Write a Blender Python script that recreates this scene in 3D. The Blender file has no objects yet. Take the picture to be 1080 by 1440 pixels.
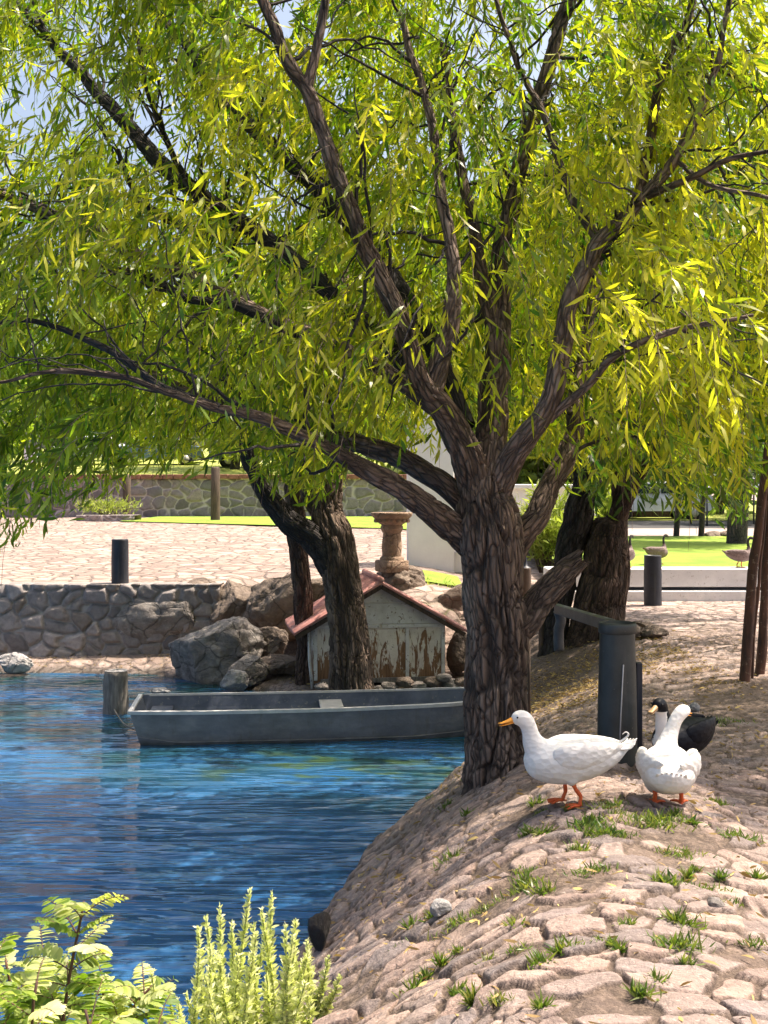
import bpy, math, random
import numpy as np
from mathutils import Vector, Matrix

SEED = 7
rng = np.random.default_rng(SEED)
random.seed(SEED)
scene = bpy.context.scene
C = scene.collection
F = 1600.0            # focal length in photo pixels
HZ = 690.0            # horizon row in the photo
CAMZ = 1.6
WZ = -0.9             # water level


def at(px, py, d):
    return np.array([(px - 540.0) * d / F, d, CAMZ - (py - HZ) * d / F])


def nrm(v):
    v = np.asarray(v, float)
    return v / (np.linalg.norm(v, axis=-1, keepdims=True) + 1e-12)


def sstep(a, b, x):
    t = np.clip((x - a) / (b - a), 0, 1)
    return t * t * (3 - 2 * t)


# ------------------------------------------------------------------ noise
def _hash(ix, iy, iz, seed):
    h = (ix.astype(np.int64) * 374761393 + iy.astype(np.int64) * 668265263 + iz.astype(np.int64) * 2147483647 + seed * 1274126177) & 0xFFFFFFFF
    h = ((h ^ (h >> 13)) * 1274126177) & 0xFFFFFFFF
    h = ((h ^ (h >> 16)) * 2246822519) & 0xFFFFFFFF
    h = h ^ (h >> 15)
    return (h & 0xFFFFFF) / float(0xFFFFFF)


def vnoise(p, seed=0):
    p = np.asarray(p, float)
    i = np.floor(p).astype(np.int64)
    f = p - i
    u = f * f * f * (f * (f * 6 - 15) + 10)
    r = 0
    for dx in (0, 1):
        wx = u[..., 0] if dx else 1 - u[..., 0]
        for dy in (0, 1):
            wy = u[..., 1] if dy else 1 - u[..., 1]
            for dz in (0, 1):
                wz = u[..., 2] if dz else 1 - u[..., 2]
                r = r + wx * wy * wz * _hash(i[..., 0] + dx, i[..., 1] + dy, i[..., 2] + dz, seed)
    return r


def fbm(p, oct=4, seed=0, gain=0.5):
    p = np.asarray(p, float)
    a, s, t = 1.0, 0.0, 0.0
    for k in range(oct):
        s = s + a * vnoise(p * (2.03 ** k) + 17.3 * k, seed + k)
        t += a
        a *= gain
    return s / t


def voronoi2(x, y, seed=0, jit=0.85):
    """F1, F2-F1 edge, cell id random, offset from cell point"""
    ix = np.floor(x).astype(np.int64)
    iy = np.floor(y).astype(np.int64)
    z0 = np.zeros_like(ix)
    f1 = np.full(x.shape, 9.0)
    f2 = np.full(x.shape, 9.0)
    cid = np.zeros(x.shape)
    ox = np.zeros(x.shape)
    oy = np.zeros(x.shape)
    for dx in (-1, 0, 1):
        for dy in (-1, 0, 1):
            cx, cy = ix + dx, iy + dy
            px = cx + 0.5 + jit * (_hash(cx, cy, z0, seed) - .5)
            py = cy + 0.5 + jit * (_hash(cx, cy, z0, seed + 1) - .5)
            d = np.sqrt((x - px) ** 2 + (y - py) ** 2)
            c = _hash(cx, cy, z0, seed + 2)
            closer = d < f1
            f2 = np.where(closer, f1, np.minimum(f2, d))
            cid = np.where(closer, c, cid)
            ox = np.where(closer, x - px, ox)
            oy = np.where(closer, y - py, oy)
            f1 = np.where(closer, d, f1)
    return f1, f2 - f1, cid, ox, oy


# ------------------------------------------------------------------ meshes
def build(name, V, quads=None, tris=None, mat=None, parent=None, smooth=True, attrs=None, loc=None):
    me = bpy.data.meshes.new(name)
    V = np.asarray(V, np.float32)
    q = np.zeros((0, 4), np.int32) if quads is None else np.asarray(quads, np.int32).reshape(-1, 4)
    t = np.zeros((0, 3), np.int32) if tris is None else np.asarray(tris, np.int32).reshape(-1, 3)
    if loc is not None:
        V = V - np.asarray(loc, np.float32)
    me.vertices.add(len(V))
    me.vertices.foreach_set('co', V.ravel())
    nl = q.size + t.size
    me.loops.add(nl)
    me.loops.foreach_set('vertex_index', np.concatenate([q.ravel(), t.ravel()]).astype(np.int32))
    npoly = len(q) + len(t)
    me.polygons.add(npoly)
    ls = np.concatenate([np.arange(len(q)) * 4, len(q) * 4 + np.arange(len(t)) * 3]).astype(np.int32)
    me.polygons.foreach_set('loop_start', ls)
    me.polygons.foreach_set('use_smooth', np.full(npoly, smooth))
    if attrs:
        for k, a in attrs.items():
            a = np.asarray(a, np.float32)
            if a.ndim == 2:
                at_ = me.attributes.new(k, 'FLOAT_VECTOR', 'POINT')
                at_.data.foreach_set('vector', a.ravel())
            else:
                at_ = me.attributes.new(k, 'FLOAT', 'POINT')
                at_.data.foreach_set('value', a.ravel())
    me.update(calc_edges=True)
    me.validate()
    if mat is not None:
        me.materials.append(mat)
    o = bpy.data.objects.new(name, me)
    C.objects.link(o)
    if loc is not None:
        o.location = loc
    if parent is not None:
        o.parent = parent
    return o


class MB:
    """collects shapes into one mesh"""
    def __init__(s):
        s.v, s.q, s.t, s.n = [], [], [], 0
        s.a = {}

    def add(s, V, q=None, t=None):
        V = np.asarray(V, float)
        s.v.append(V)
        if q is not None and len(q):
            s.q.append(np.asarray(q, int) + s.n)
        if t is not None and len(t):
            s.t.append(np.asarray(t, int) + s.n)
        s.n += len(V)
        return s

    def box(s, c, size, rz=0.0, bev=0.0, M=None):
        x, y, z = np.array(size) / 2
        b = bev
        if b <= 0:
            V = np.array([[sx * x, sy * y, sz * z] for sz in (-1, 1) for sy in (-1, 1) for sx in (-1, 1)])
            q = [[0, 2, 3, 1], [4, 5, 7, 6], [0, 1, 5, 4], [2, 6, 7, 3], [0, 4, 6, 2], [1, 3, 7, 5]]
            t = None
        else:
            ring = lambda ex, ey: [[-ex + b, -ey], [ex - b, -ey], [ex, -ey + b], [ex, ey - b], [ex - b, ey], [-ex + b, ey], [-ex, ey - b], [-ex, -ey + b]]
            V = []
            for zz, e in ((-z, b), (-z + b, 0), (z - b, 0), (z, b)):
                V += [[p[0], p[1], zz] for p in ring(x - e, y - e)]
            V = np.array(V)
            q = []
            for r in range(3):
                for k in range(8):
                    q.append([r * 8 + k, r * 8 + (k + 1) % 8, (r + 1) * 8 + (k + 1) % 8, (r + 1) * 8 + k])
            q += [[24, 25, 26, 31], [26, 27, 30, 31], [27, 28, 29, 30], [1, 0, 7, 2], [2, 7, 6, 3], [3, 6, 5, 4]]
            t = None
        if M is not None:
            V = V @ np.array(M).T
        ca, sa = math.cos(rz), math.sin(rz)
        V = V @ np.array([[ca, sa, 0], [-sa, ca, 0], [0, 0, 1]])
        return s.add(V + np.array(c), q, t)

    def tube(s, pts, rad, n=10, caps=True):
        V, q, _ = tube(pts, rad, n)
        t = []
        if caps:
            m = len(V)
            V = np.vstack([V, pts[0], pts[-1]])
            for k in range(n):
                t.append([m, (k + 1) % n, k])
                e = m - n
                t.append([m + 1, e + k, e + (k + 1) % n])
        return s.add(V, q, t)

    def lathe(s, prof, n=32, c=(0, 0, 0), wob=0.0, seed=0):
        prof = np.array(prof, float)
        th = np.arange(n) * 2 * math.pi / n
        V = np.stack([prof[:, None, 0] * np.cos(th)[None], prof[:, None, 0] * np.sin(th)[None], np.repeat(prof[:, 1:2], n, 1)], -1)
        if wob:
            V = V + wob * (fbm(V * 6 + 3, 3, seed)[..., None] - .5) * np.array([1, 1, .6])
        m = len(prof)
        q = [[r * n + k, r * n + (k + 1) % n, (r + 1) * n + (k + 1) % n, (r + 1) * n + k] for r in range(m - 1) for k in range(n)]
        V = V.reshape(-1, 3)
        t = []
        return s.add(V + np.array(c), q, t)

    def prism(s, poly, y0, y1):
        """polygon in x,z extruded along y"""
        n = len(poly)
        V = [[p[0], y0, p[1]] for p in poly] + [[p[0], y1, p[1]] for p in poly]
        q = [[k, (k + 1) % n, n + (k + 1) % n, n + k] for k in range(n)]
        t = []
        for k in range(1, n - 1):
            t.append([0, k + 1, k][::-1])
            t.append([n, n + k, n + k + 1][::-1])
        return s.add(V, q, t)

    def build(s, name, mat=None, parent=None, smooth=False, loc=None, xf=None, attrs=None):
        V = np.vstack(s.v)
        if xf is not None:
            V = xf(V)
        return build(name, V, np.vstack(s.q) if s.q else None, np.vstack(s.t) if s.t else None, mat, parent, smooth, attrs, loc)


def catmull(P, n):
    P = np.asarray(P, float)
    m = len(P)
    d = np.r_[0, np.cumsum(np.linalg.norm(np.diff(P[:, :3], axis=0), axis=1))]
    tt = np.linspace(0, d[-1], n)
    Pe = np.vstack([2 * P[0] - P[1], P, 2 * P[-1] - P[-2]])
    out = []
    for t in tt:
        k = min(max(np.searchsorted(d, t) - 1, 0), m - 2)
        u = (t - d[k]) / max(d[k + 1] - d[k], 1e-9)
        a, b, c, e = Pe[k], Pe[k + 1], Pe[k + 2], Pe[k + 3]
        out.append(.5 * ((2 * b) + (-a + c) * u + (2 * a - 5 * b + 4 * c - e) * u * u + (-a + 3 * b - 3 * c + e) * u ** 3))
    return np.array(out)


def frames(P, up=None):
    P = np.asarray(P, float)
    T = nrm(np.gradient(P, axis=0))
    n0 = np.array([1.0, 0, 0]) if up is None else np.asarray(up, float)
    if abs(np.dot(n0, T[0])) > .9:
        n0 = np.array([0, 0, 1.0])
    Ns, Bs = [], []
    nprev = n0
    for k in range(len(P)):
        v = nprev - T[k] * np.dot(nprev, T[k])
        v = v / np.linalg.norm(v)
        Ns.append(v)
        Bs.append(np.cross(T[k], v))
        nprev = v
    return T, np.array(Ns), np.array(Bs)


def tube(P, R, n=10, up=None, R2=None):
    P = np.asarray(P, float)
    R = np.broadcast_to(np.asarray(R, float), (len(P),))
    R2 = R if R2 is None else np.asarray(R2, float)
    T, N, B = frames(P, up)
    th = np.arange(n) * 2 * math.pi / n
    V = P[:, None] + N[:, None] * (np.cos(th)[None, :, None] * R[:, None, None]) + B[:, None] * (np.sin(th)[None, :, None] * R2[:, None, None])
    L = np.r_[0, np.cumsum(np.linalg.norm(np.diff(P, axis=0), axis=1))]
    co = np.stack([np.cos(th)[None] * R[:, None], np.sin(th)[None] * R[:, None], np.repeat(L[:, None], n, 1)], -1)
    m = len(P)
    r = np.arange(m - 1)[:, None] * n
    k = np.arange(n)[None]
    k2 = (k + 1) % n
    q = np.stack([r + k, r + k2, r + n + k2, r + n + k], -1).reshape(-1, 4)
    return V.reshape(-1, 3), q, co.reshape(-1, 3)


def empty(name, loc, label=None, cat=None, group=None, rz=0.0):
    o = bpy.data.objects.new(name, None)
    o.empty_display_size = .2
    C.objects.link(o)
    o.location = loc
    o.rotation_euler = (0, 0, rz)
    tag(o, label, cat, group)
    return o


def tag(o, label=None, cat=None, group=None, kind=None):
    if label: o['label'] = label
    if cat: o['category'] = cat
    if group: o['group'] = group
    if kind: o['kind'] = kind
    return o


def copy_tree(o, parent=None):
    c = o.copy()
    C.objects.link(c)
    c.parent = parent
    for ch in list(o.children):
        copy_tree(ch, c)
    return c


# ------------------------------------------------------------------ materials
class NT:
    def __init__(s, name):
        s.m = bpy.data.materials.new(name)
        s.m.use_nodes = True
        s.t = s.m.node_tree
        s.t.nodes.clear()
        s.out = s.t.nodes.new('ShaderNodeOutputMaterial')

    def n(s, typ, props=None, **inp):
        nd = s.t.nodes.new('ShaderNode' + typ)
        for k, v in (props or {}).items():
            setattr(nd, k, v)
        for k, v in inp.items():
            k2 = int(k[1:]) if k[0] == '_' and k[1:].isdigit() else k.replace('_', ' ')
            s.set(nd, k2, v)
        return nd

    def set(s, nd, k, v):
        sock = nd.inputs[k]
        if hasattr(v, 'is_linked') or isinstance(v, bpy.types.NodeSocket):
            s.t.links.new(v, sock)
        elif isinstance(v, bpy.types.Node):
            s.t.links.new(v.outputs[0], sock)
        else:
            if hasattr(sock.default_value, '__len__') and len(sock.default_value) == 4 and len(v) == 3:
                v = (*v, 1)
            sock.default_value = v

    def co(s, scale=(1, 1, 1), kind='Object', attr=None):
        if attr:
            src = s.n('Attribute', {'attribute_name': attr}).outputs['Vector']
        else:
            src = s.n('TexCoord').outputs[kind]
        mp = s.n('Mapping', Vector=src)
        mp.inputs['Scale'].default_value = scale
        return mp.outputs[0]

    def noise(s, vec, scale=5, detail=5, rough=.6, dist=0):
        return s.n('TexNoise', Vector=vec, Scale=scale, Detail=detail, Roughness=rough, Distortion=dist).outputs['Fac']

    def ramp(s, fac, stops):
        r = s.n('ValToRGB', Fac=fac)
        e = r.color_ramp.elements
        while len(e) < len(stops):
            e.new(.5)
        for el, (p, c) in zip(e, stops):
            el.position = p
            el.color = (*c, 1) if len(c) == 3 else c
        return r.outputs[0]

    def mix(s, fac, a, b, mode='MIX'):
        m = s.n('Mix', {'data_type': 'RGBA', 'blend_type': mode})
        s.set(m, 0, fac)
        for idx, v in ((6, a), (7, b)):
            sock = m.inputs[idx]
            if isinstance(v, bpy.types.NodeSocket):
                s.t.links.new(v, sock)
            else:
                sock.default_value = (*v, 1)
        return m.outputs[2]

    def math(s, op, a, b=0.0, clamp=False):
        m = s.n('Math', {'operation': op, 'use_clamp': clamp})
        s.set(m, 0, a)
        s.set(m, 1, b)
        return m.outputs[0]

    def attr(s, name):
        return s.n('Attribute', {'attribute_name': name}).outputs['Fac']

    def bump(s, h, strength=.5, dist=.02, normal=None):
        b = s.n('Bump', Strength=strength, Distance=dist, Height=h)
        if normal is not None:
            s.set(b, 'Normal', normal)
        return b.outputs[0]

    def pbr(s, col, rough=.8, normal=None, **kw):
        p = s.n('BsdfPrincipled')
        s.set(p, 'Base Color', col)
        s.set(p, 'Roughness', rough)
        if normal is not None:
            s.set(p, 'Normal', normal)
        for k, v in kw.items():
            s.set(p, k.replace('_', ' '), v)
        return p

    def done(s, sh):
        s.t.links.new(sh.outputs[0] if isinstance(sh, bpy.types.Node) else sh, s.out.inputs[0])
        return s.m


def mat_simple(name, c0, c1, scale=8, rough=.7, bump=.3, bscale=40, metallic=0.0, dist=.01, stretch=(1, 1, 1), speck=None):
    t = NT(name)
    co = t.co(stretch)
    n = t.noise(co, scale, 6, .65)
    col = t.ramp(n, [(.35, c0), (.65, c1)])
    if speck:
        s2 = t.noise(t.co(), 22, 4, .7)
        f = t.ramp(s2, [(.60, (0, 0, 0)), (.68, (1, 1, 1))])
        col = t.mix(f, col, speck)
    h = t.noise(co, bscale, 5, .65)
    return t.done(t.pbr(col, rough, t.bump(h, bump, dist), Metallic=metallic))


def mat_leaf(name, g0, g1, y0, trans=.5, tmul=(1.5, 1.7, .6), rough=.45):
    t = NT(name)
    isl = t.n('NewGeometry').outputs['Random Per Island']
    base = t.ramp(isl, [(0, tuple(v * .40 for v in g0)), (.42, g0), (1, g1)])
    col = t.mix(t.attr('tint'), base, y0)
    p = t.pbr(col, rough - .06)
    tc = t.mix(1.0, col, tmul, 'MULTIPLY')
    tr = t.n('BsdfTranslucent', Color=tc)
    m = t.n('MixShader', _0=trans)
    t.t.links.new(p.outputs[0], m.inputs[1])
    t.t.links.new(tr.outputs[0], m.inputs[2])
    return t.done(m)


def mat_bark(name, c0, c1, c2, rough=.9):
    t = NT(name)
    co = t.co((1, 1, .22), attr='barkco')
    n = t.noise(co, 9, 6, .6, .5)
    big = t.noise(t.co((1, 1, .5), attr='barkco'), 3, 3)
    col = t.ramp(n, [(.3, c0), (.52, c1), (.75, c2)])
    col = t.mix(t.math('MULTIPLY', t.attr('furrow'), .75), col, tuple(x * .30 for x in c0))  # furrows darkened in colour: darker pigment plus painted crevice shade
    wv = t.n('TexNoise', Vector=t.co((1, 1, .3), attr='barkco'), Scale=6.0, Detail=3.0).outputs['Color']
    vco = t.mix(.10, t.co((1, 1, .25), attr='barkco'), wv, 'ADD')
    vor = t.n('TexVoronoi', {'feature': 'DISTANCE_TO_EDGE'}, Vector=vco, Scale=33.0).outputs['Distance']
    crack = t.ramp(vor, [(.0, (1, 1, 1)), (.13, (0, 0, 0))])
    col = t.mix(t.math('MULTIPLY', crack, .72), col, tuple(x * .28 for x in c0))
    moss = t.ramp(big, [(.55, (0, 0, 0)), (.75, (.35, .35, .35))])
    col = t.mix(moss, col, (c2[0] * .8, c2[1] * .95, c2[2] * .75))
    h = t.noise(t.co((1, 1, .3), attr='barkco'), 55, 6, .7)
    b = t.bump(t.ramp(vor, [(0, (0, 0, 0)), (.22, (1, 1, 1))]), .9, .022)
    return t.done(t.pbr(col, rough, t.bump(h, .7, .010, b)))


M = {}
M['bark'] = mat_bark('willow_bark', (.10, .067, .048), (.20, .138, .102), (.33, .245, .19))
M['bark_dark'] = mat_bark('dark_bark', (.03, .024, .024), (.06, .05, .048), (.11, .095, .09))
M['bark_red'] = mat_bark('reddish_bark', (.06, .036, .026), (.13, .078, .056), (.2, .135, .1))
M['bark_young'] = mat_bark('young_bark', (.19, .13, .10), (.30, .215, .17), (.42, .32, .27))
M['leaf'] = mat_leaf('willow_leaf', (.055, .135, .009), (.22, .32, .018), (.60, .53, .05), .52, (1.9, 2.1, .65))
M['leaf_mid'] = mat_leaf('second_willow_leaf', (.05, .12, .012), (.15, .22, .02), (.34, .33, .03), .5, (1.8, 2.1, .7))
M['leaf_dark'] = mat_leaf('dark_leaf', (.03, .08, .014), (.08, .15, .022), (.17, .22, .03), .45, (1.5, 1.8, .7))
M['leaf_far'] = mat_leaf('far_leaf', (.10, .16, .025), (.20, .26, .04), (.36, .38, .07), .5, (1.6, 1.9, .7))
M['leaf_bush'] = mat_leaf('bush_leaf', (.12, .17, .03), (.22, .28, .05), (.38, .40, .10), .45, (1.4, 1.6, .7))
M['leaf_fern'] = mat_leaf('pinnate_leaf', (.13, .22, .02), (.30, .37, .04), (.70, .67, .38), .42, (1.5, 1.7, .5), .5)
M['leaf_spike'] = mat_leaf('spike_leaf', (.40, .44, .13), (.64, .63, .27), (.90, .86, .58), .42, (1.3, 1.5, .7), .6)
M['grass'] = mat_leaf('grass_blade', (.06, .13, .02), (.14, .22, .04), (.30, .28, .09), .4, (1.5, 1.7, .6))
M['litter'] = mat_leaf('dry_leaf', (.22, .13, .05), (.42, .28, .11), (.50, .38, .14), .2, (1.2, 1.1, .7), .8)


def mat_ground():
    t = NT('cobbled_ground')
    st = t.attr('stone')
    soil = t.attr('soil')
    co = t.co()
    col = t.ramp(st, [(0, (.19, .14, .125)), (.2, (.40, .28, .23)), (.4, (.24, .20, .195)), (.6, (.50, .365, .30)), (.8, (.16, .135, .135)), (1, (.44, .32, .26))])
    n = t.noise(co, 14, 7, .7)
    col = t.mix(t.ramp(n, [(.38, (0, 0, 0)), (.66, (.75, .75, .75))]), col, (.17, .13, .11))
    n3 = t.noise(co, 60, 4, .7)
    col = t.mix(t.ramp(n3, [(.55, (0, 0, 0)), (.7, (.5, .5, .5))]), col, (.58, .50, .45))
    n2 = t.noise(co, 30, 6, .75)
    soilc = t.ramp(n2, [(.3, (.040, .028, .021)), (.5, (.095, .066, .048)), (.72, (.26, .19, .14))])
    col = t.mix(soil, col, soilc)
    pale = t.attr('pale')
    pc = t.ramp(t.noise(t.co((1, .6, 1)), 3.5, 6, .7), [(.3, (.34, .26, .23)), (.6, (.44, .34, .305)), (.8, (.50, .40, .36))])
    pc = t.mix(t.math('MULTIPLY', soil, .45), pc, (.25, .19, .14))
    vj = t.mix(.10, t.co((1, 1, 1)), t.n('TexNoise', Vector=co, Scale=2.0, Detail=3.0).outputs['Color'], 'ADD')
    vc = t.n('TexVoronoi', Vector=vj, Scale=3.4)
    ve = t.n('TexVoronoi', {'feature': 'DISTANCE_TO_EDGE'}, Vector=vj, Scale=3.4).outputs['Distance']
    sepc = t.n('SeparateColor', Color=vc.outputs['Color'])
    bri = t.ramp(sepc.outputs[0], [(0, (.66, .64, .64)), (.5, (1, 1, 1)), (1, (1.28, 1.25, 1.24))])
    pc = t.mix(1.0, pc, bri, 'MULTIPLY')
    jf = t.ramp(ve, [(.02, (1, 1, 1)), (.09, (0, 0, 0))])
    pc = t.mix(t.math('MULTIPLY', jf, .7), pc, (.20, .155, .12))
    gp = t.ramp(t.noise(t.co(), .9, 5, .7), [(.58, (0, 0, 0)), (.70, (.55, .55, .55))])
    pc = t.mix(t.math('MULTIPLY', gp, jf), pc, (.20, .22, .06))
    col = t.mix(pale, col, pc)
    wet = t.attr('wet')
    col = t.mix(t.math('MULTIPLY', wet, .75), col, (.05, .045, .035))
    h = t.noise(co, 70, 6, .7)
    h2 = t.noise(co, 18, 4, .6)
    jb = t.math('MULTIPLY', t.ramp(ve, [(.0, (0, 0, 0)), (.16, (1, 1, 1))]), pale)
    b = t.bump(jb, 1.0, .05)
    b = t.bump(h2, .8, .03, b)
    b = t.bump(h, .8, .012, b)
    ro = t.math('SUBTRACT', .9, t.math('MULTIPLY', wet, .5))
    return t.done(t.pbr(col, ro, b))


def mat_water():
    t = NT('pond_water')
    co = t.co()
    patch = t.noise(t.co((.55, .8, 1)), 1.3, 3, .6)
    sh = t.attr('green_reflect')
    f = t.math('MULTIPLY', sh, t.ramp(patch, [(.36, (.15, .15, .15)), (.62, (1, 1, 1))]), True)
    col = t.mix(f, (.030, .125, .30), (.012, .052, .044))  # painted-in foliage reflections: dark green water by the boat and beyond
    bright = t.attr('green_patch')
    col = t.mix(t.math('MULTIPLY', bright, t.ramp(t.noise(t.co((1, 2, 1)), 2.2, 3), [(.5, (0, 0, 0)), (.62, (.8, .8, .8))])), col, (.055, .095, .02))
    w1 = t.noise(t.co((.55, 2.3, 1)), 1.7, 2, .4, .7)
    w2 = t.noise(t.co((.8, 3.4, 1)), 3.9, 1, .5, .4)
    w3 = t.noise(t.co((1.0, 2.2, 1)), 16.0, 2, .5)
    calm = t.attr('calm')
    hsum = t.math('ADD', t.math('MULTIPLY', w1, 1.0), t.math('ADD', t.math('MULTIPLY', w2, .17), t.math('MULTIPLY', w3, .006)))
    hsum = t.math('MULTIPLY', hsum, calm)
    b = t.bump(hsum, 1.0, .23)
    p = t.pbr(col, .10, b, IOR=1.55)
    return t.done(p)


M['ground'] = mat_ground()
M['water'] = mat_water()


def mat_stonewall(name, cols, mort, scale_b=25):
    t = NT(name)
    st = t.attr('stone')
    col = t.ramp(st, cols)
    n = t.noise(t.co(), 12, 7, .7)
    col = t.mix(t.ramp(n, [(.35, (0, 0, 0)), (.7, (.6, .6, .6))]), col, tuple(c * .5 for c in cols[0][1]))
    col = t.mix(t.attr('soil'), col, mort)
    b = t.bump(t.noise(t.co(), scale_b, 7, .7), .6, .02)
    return t.done(t.pbr(col, .9, b))


M['quay'] = mat_stonewall('rubble_stone', [(0, (.15, .135, .135)), (.3, (.30, .27, .26)), (.55, (.19, .155, .13)), (.8, (.38, .34, .325)), (1, (.25, .22, .215))], (.33, .295, .27))
M['farwall'] = mat_stonewall('field_stone', [(0, (.15, .125, .125)), (.4, (.29, .24, .235)), (.7, (.18, .16, .17)), (1, (.36, .285, .26))], (.45, .385, .37))


def mat_rock(name, c0, c1, c2):
    t = NT(name)
    co = t.co()
    n = t.noise(co, 3.0, 8, .68, .3)
    col = t.ramp(n, [(.3, c0), (.5, c1), (.72, c2)])
    w = t.n('TexNoise', Vector=t.co((1, 1, 3)), Scale=4.0, Detail=6.0, Roughness=.65, Distortion=1.2).outputs['Fac']
    col = t.mix(t.ramp(w, [(.58, (0, 0, 0)), (.62, (.45, .45, .45)), (.66, (0, 0, 0))]), col, c2)
    b = t.bump(t.noise(co, 7, 8, .72, .4), 1.0, .09)
    vr = t.n('TexVoronoi', {'feature': 'DISTANCE_TO_EDGE'}, Vector=t.mix(.25, co, t.n('TexNoise', Vector=co, Scale=3.0, Detail=4.0).outputs['Color'], 'ADD'), Scale=2.6).outputs['Distance']
    ck = t.ramp(vr, [(0, (0, 0, 0)), (.035, (1, 1, 1))])
    b = t.bump(ck, .7, .03, b)
    col = t.mix(t.math('MULTIPLY', t.math('SUBTRACT', 1.0, ck), .5), col, tuple(x * .4 for x in c0))
    b = t.bump(t.noise(co, 45, 5, .7), .7, .014, b)
    return t.done(t.pbr(col, .88, b))


M['rock_grey'] = mat_rock('grey_rock', (.13, .112, .10), (.27, .24, .22), (.48, .44, .405))
M['rock_brown'] = mat_rock('brown_rock', (.10, .073, .055), (.21, .16, .125), (.38, .30, .24))
M['rock_pale'] = mat_rock('pale_rock', (.32, .30, .29), (.46, .44, .43), (.62, .60, .58))
M['rock_dark'] = mat_rock('dark_rock', (.02, .018, .016), (.04, .035, .032), (.075, .065, .058))  # near-black, much darker than the other rocks
M['pedestal'] = mat_rock('carved_sandstone', (.24, .155, .105), (.36, .245, .17), (.46, .34, .25))


def mat_bollard(name, c):
    t = NT(name)
    n = t.noise(t.co(), 6, 6, .65)
    col = t.ramp(n, [(.35, tuple(x * .7 for x in c)), (.7, tuple(x * 1.4 for x in c))])
    sp = t.noise(t.co(), 42, 3, .6)
    col = t.mix(t.ramp(sp, [(.70, (0, 0, 0)), (.74, (.8, .8, .8))]), col, (.22, .20, .17))
    streak = t.noise(t.co((9, 9, .6)), 3, 5, .6)
    col = t.mix(t.ramp(streak, [(.55, (0, 0, 0)), (.75, (.4, .4, .4))]), col, (.09, .085, .075))
    b = t.bump(t.noise(t.co(), 26, 5), .25, .006)
    return t.done(t.pbr(col, .5, b))


M['bollard'] = mat_bollard('bollard_paint', (.030, .036, .035))
M['bollard_blue'] = mat_bollard('dark_blue_paint', (.016, .020, .032))
M['steel'] = mat_simple('grey_steel', (.05, .053, .06), (.09, .094, .105), 9, .45, .2, 60, .3)
M['thinrod'] = mat_simple('pale_rod', (.30, .29, .28), (.42, .40, .38), 9, .5, .1)


def mat_paintwood():
    t = NT('peeling_white_paint')
    co = t.co((1, 1, .28))
    geo = t.n('TexCoord').outputs['Object']
    sep = t.n('SeparateXYZ', Vector=geo)
    n = t.noise(t.co((1, 1, .2)), 15, 6, .7, .8)
    low = t.math('SUBTRACT', .72, sep.outputs[2])          # more wear low on the boards
    m = t.math('ADD', n, t.math('MULTIPLY', low, .28))
    f = t.ramp(m, [(.57, (0, 0, 0)), (.60, (1, 1, 1))])
    wood = t.ramp(t.noise(t.co((6, 6, .6)), 8, 5), [(.3, (.12, .06, .028)), (.7, (.36, .20, .10))])
    dirt = t.noise(t.co(), 5, 6, .7)
    paint = t.ramp(dirt, [(.3, (.60, .54, .45)), (.6, (.80, .745, .66)), (.8, (.85, .81, .74))])
    col = t.mix(f, paint, wood)
    dots = t.noise(t.co(), 38, 3, .5)
    col = t.mix(t.ramp(dots, [(.68, (0, 0, 0)), (.71, (.9, .9, .9))]), col, (.08, .06, .045))
    h = t.math('MULTIPLY', f, -1.0)
    b = t.bump(h, .5, .004)
    return t.done(t.pbr(col, .7, b))


M['paintwood'] = mat_paintwood()
M['trim'] = mat_simple('white_trim', (.58, .56, .53), (.76, .75, .73), 7, .6, .2, 40, speck=(.22, .16, .11))
M['roofing'] = mat_simple('faded_red_roofing', (.42, .16, .135), (.60, .30, .265), 4, .75, .5, 30, stretch=(1, 1, 1), speck=(.55, .42, .38))
M['darkwood'] = mat_simple('dark_wood', (.045, .03, .022), (.11, .075, .055), 5, .85, .6, 30, stretch=(6, 6, .7))
M['postwood'] = mat_simple('weathered_wood', (.13, .115, .10), (.30, .27, .24), 6, .9, .8, 26, stretch=(5, 5, .6), dist=.02)
M['rustpole'] = mat_simple('rusty_brown_pole', (.035, .022, .018), (.15, .066, .040), 4, .8, .6, 24, stretch=(4, 4, .8), speck=(.24, .17, .12))


def mat_boat():
    t = NT('galvanised_hull')
    n = t.noise(t.co((1, 1, 2)), 3, 7, .65)
    col = t.ramp(n, [(.3, (.13, .128, .135)), (.55, (.20, .195, .205)), (.75, (.30, .285, .275))])
    st = t.noise(t.co((5, 5, .5)), 4, 6, .7)
    col = t.mix(t.ramp(st, [(.55, (0, 0, 0)), (.72, (.6, .6, .6))]), col, (.15, .125, .09))
    sep = t.n('SeparateXYZ', Vector=t.n('TexCoord').outputs['Object'])
    alg = t.math('ADD', t.math('MULTIPLY', sep.outputs[2], -7.0), t.noise(t.co(), 7, 4))
    col = t.mix(t.ramp(alg, [(.25, (0, 0, 0)), (.6, (.75, .75, .75))]), col, (.055, .06, .035))
    b = t.bump(t.noise(t.co(), 5, 4), .35, .03)
    b = t.bump(t.noise(t.co(), 50, 4), .2, .004, b)
    return t.done(t.pbr(col, .5, b, Metallic=.08))


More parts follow.
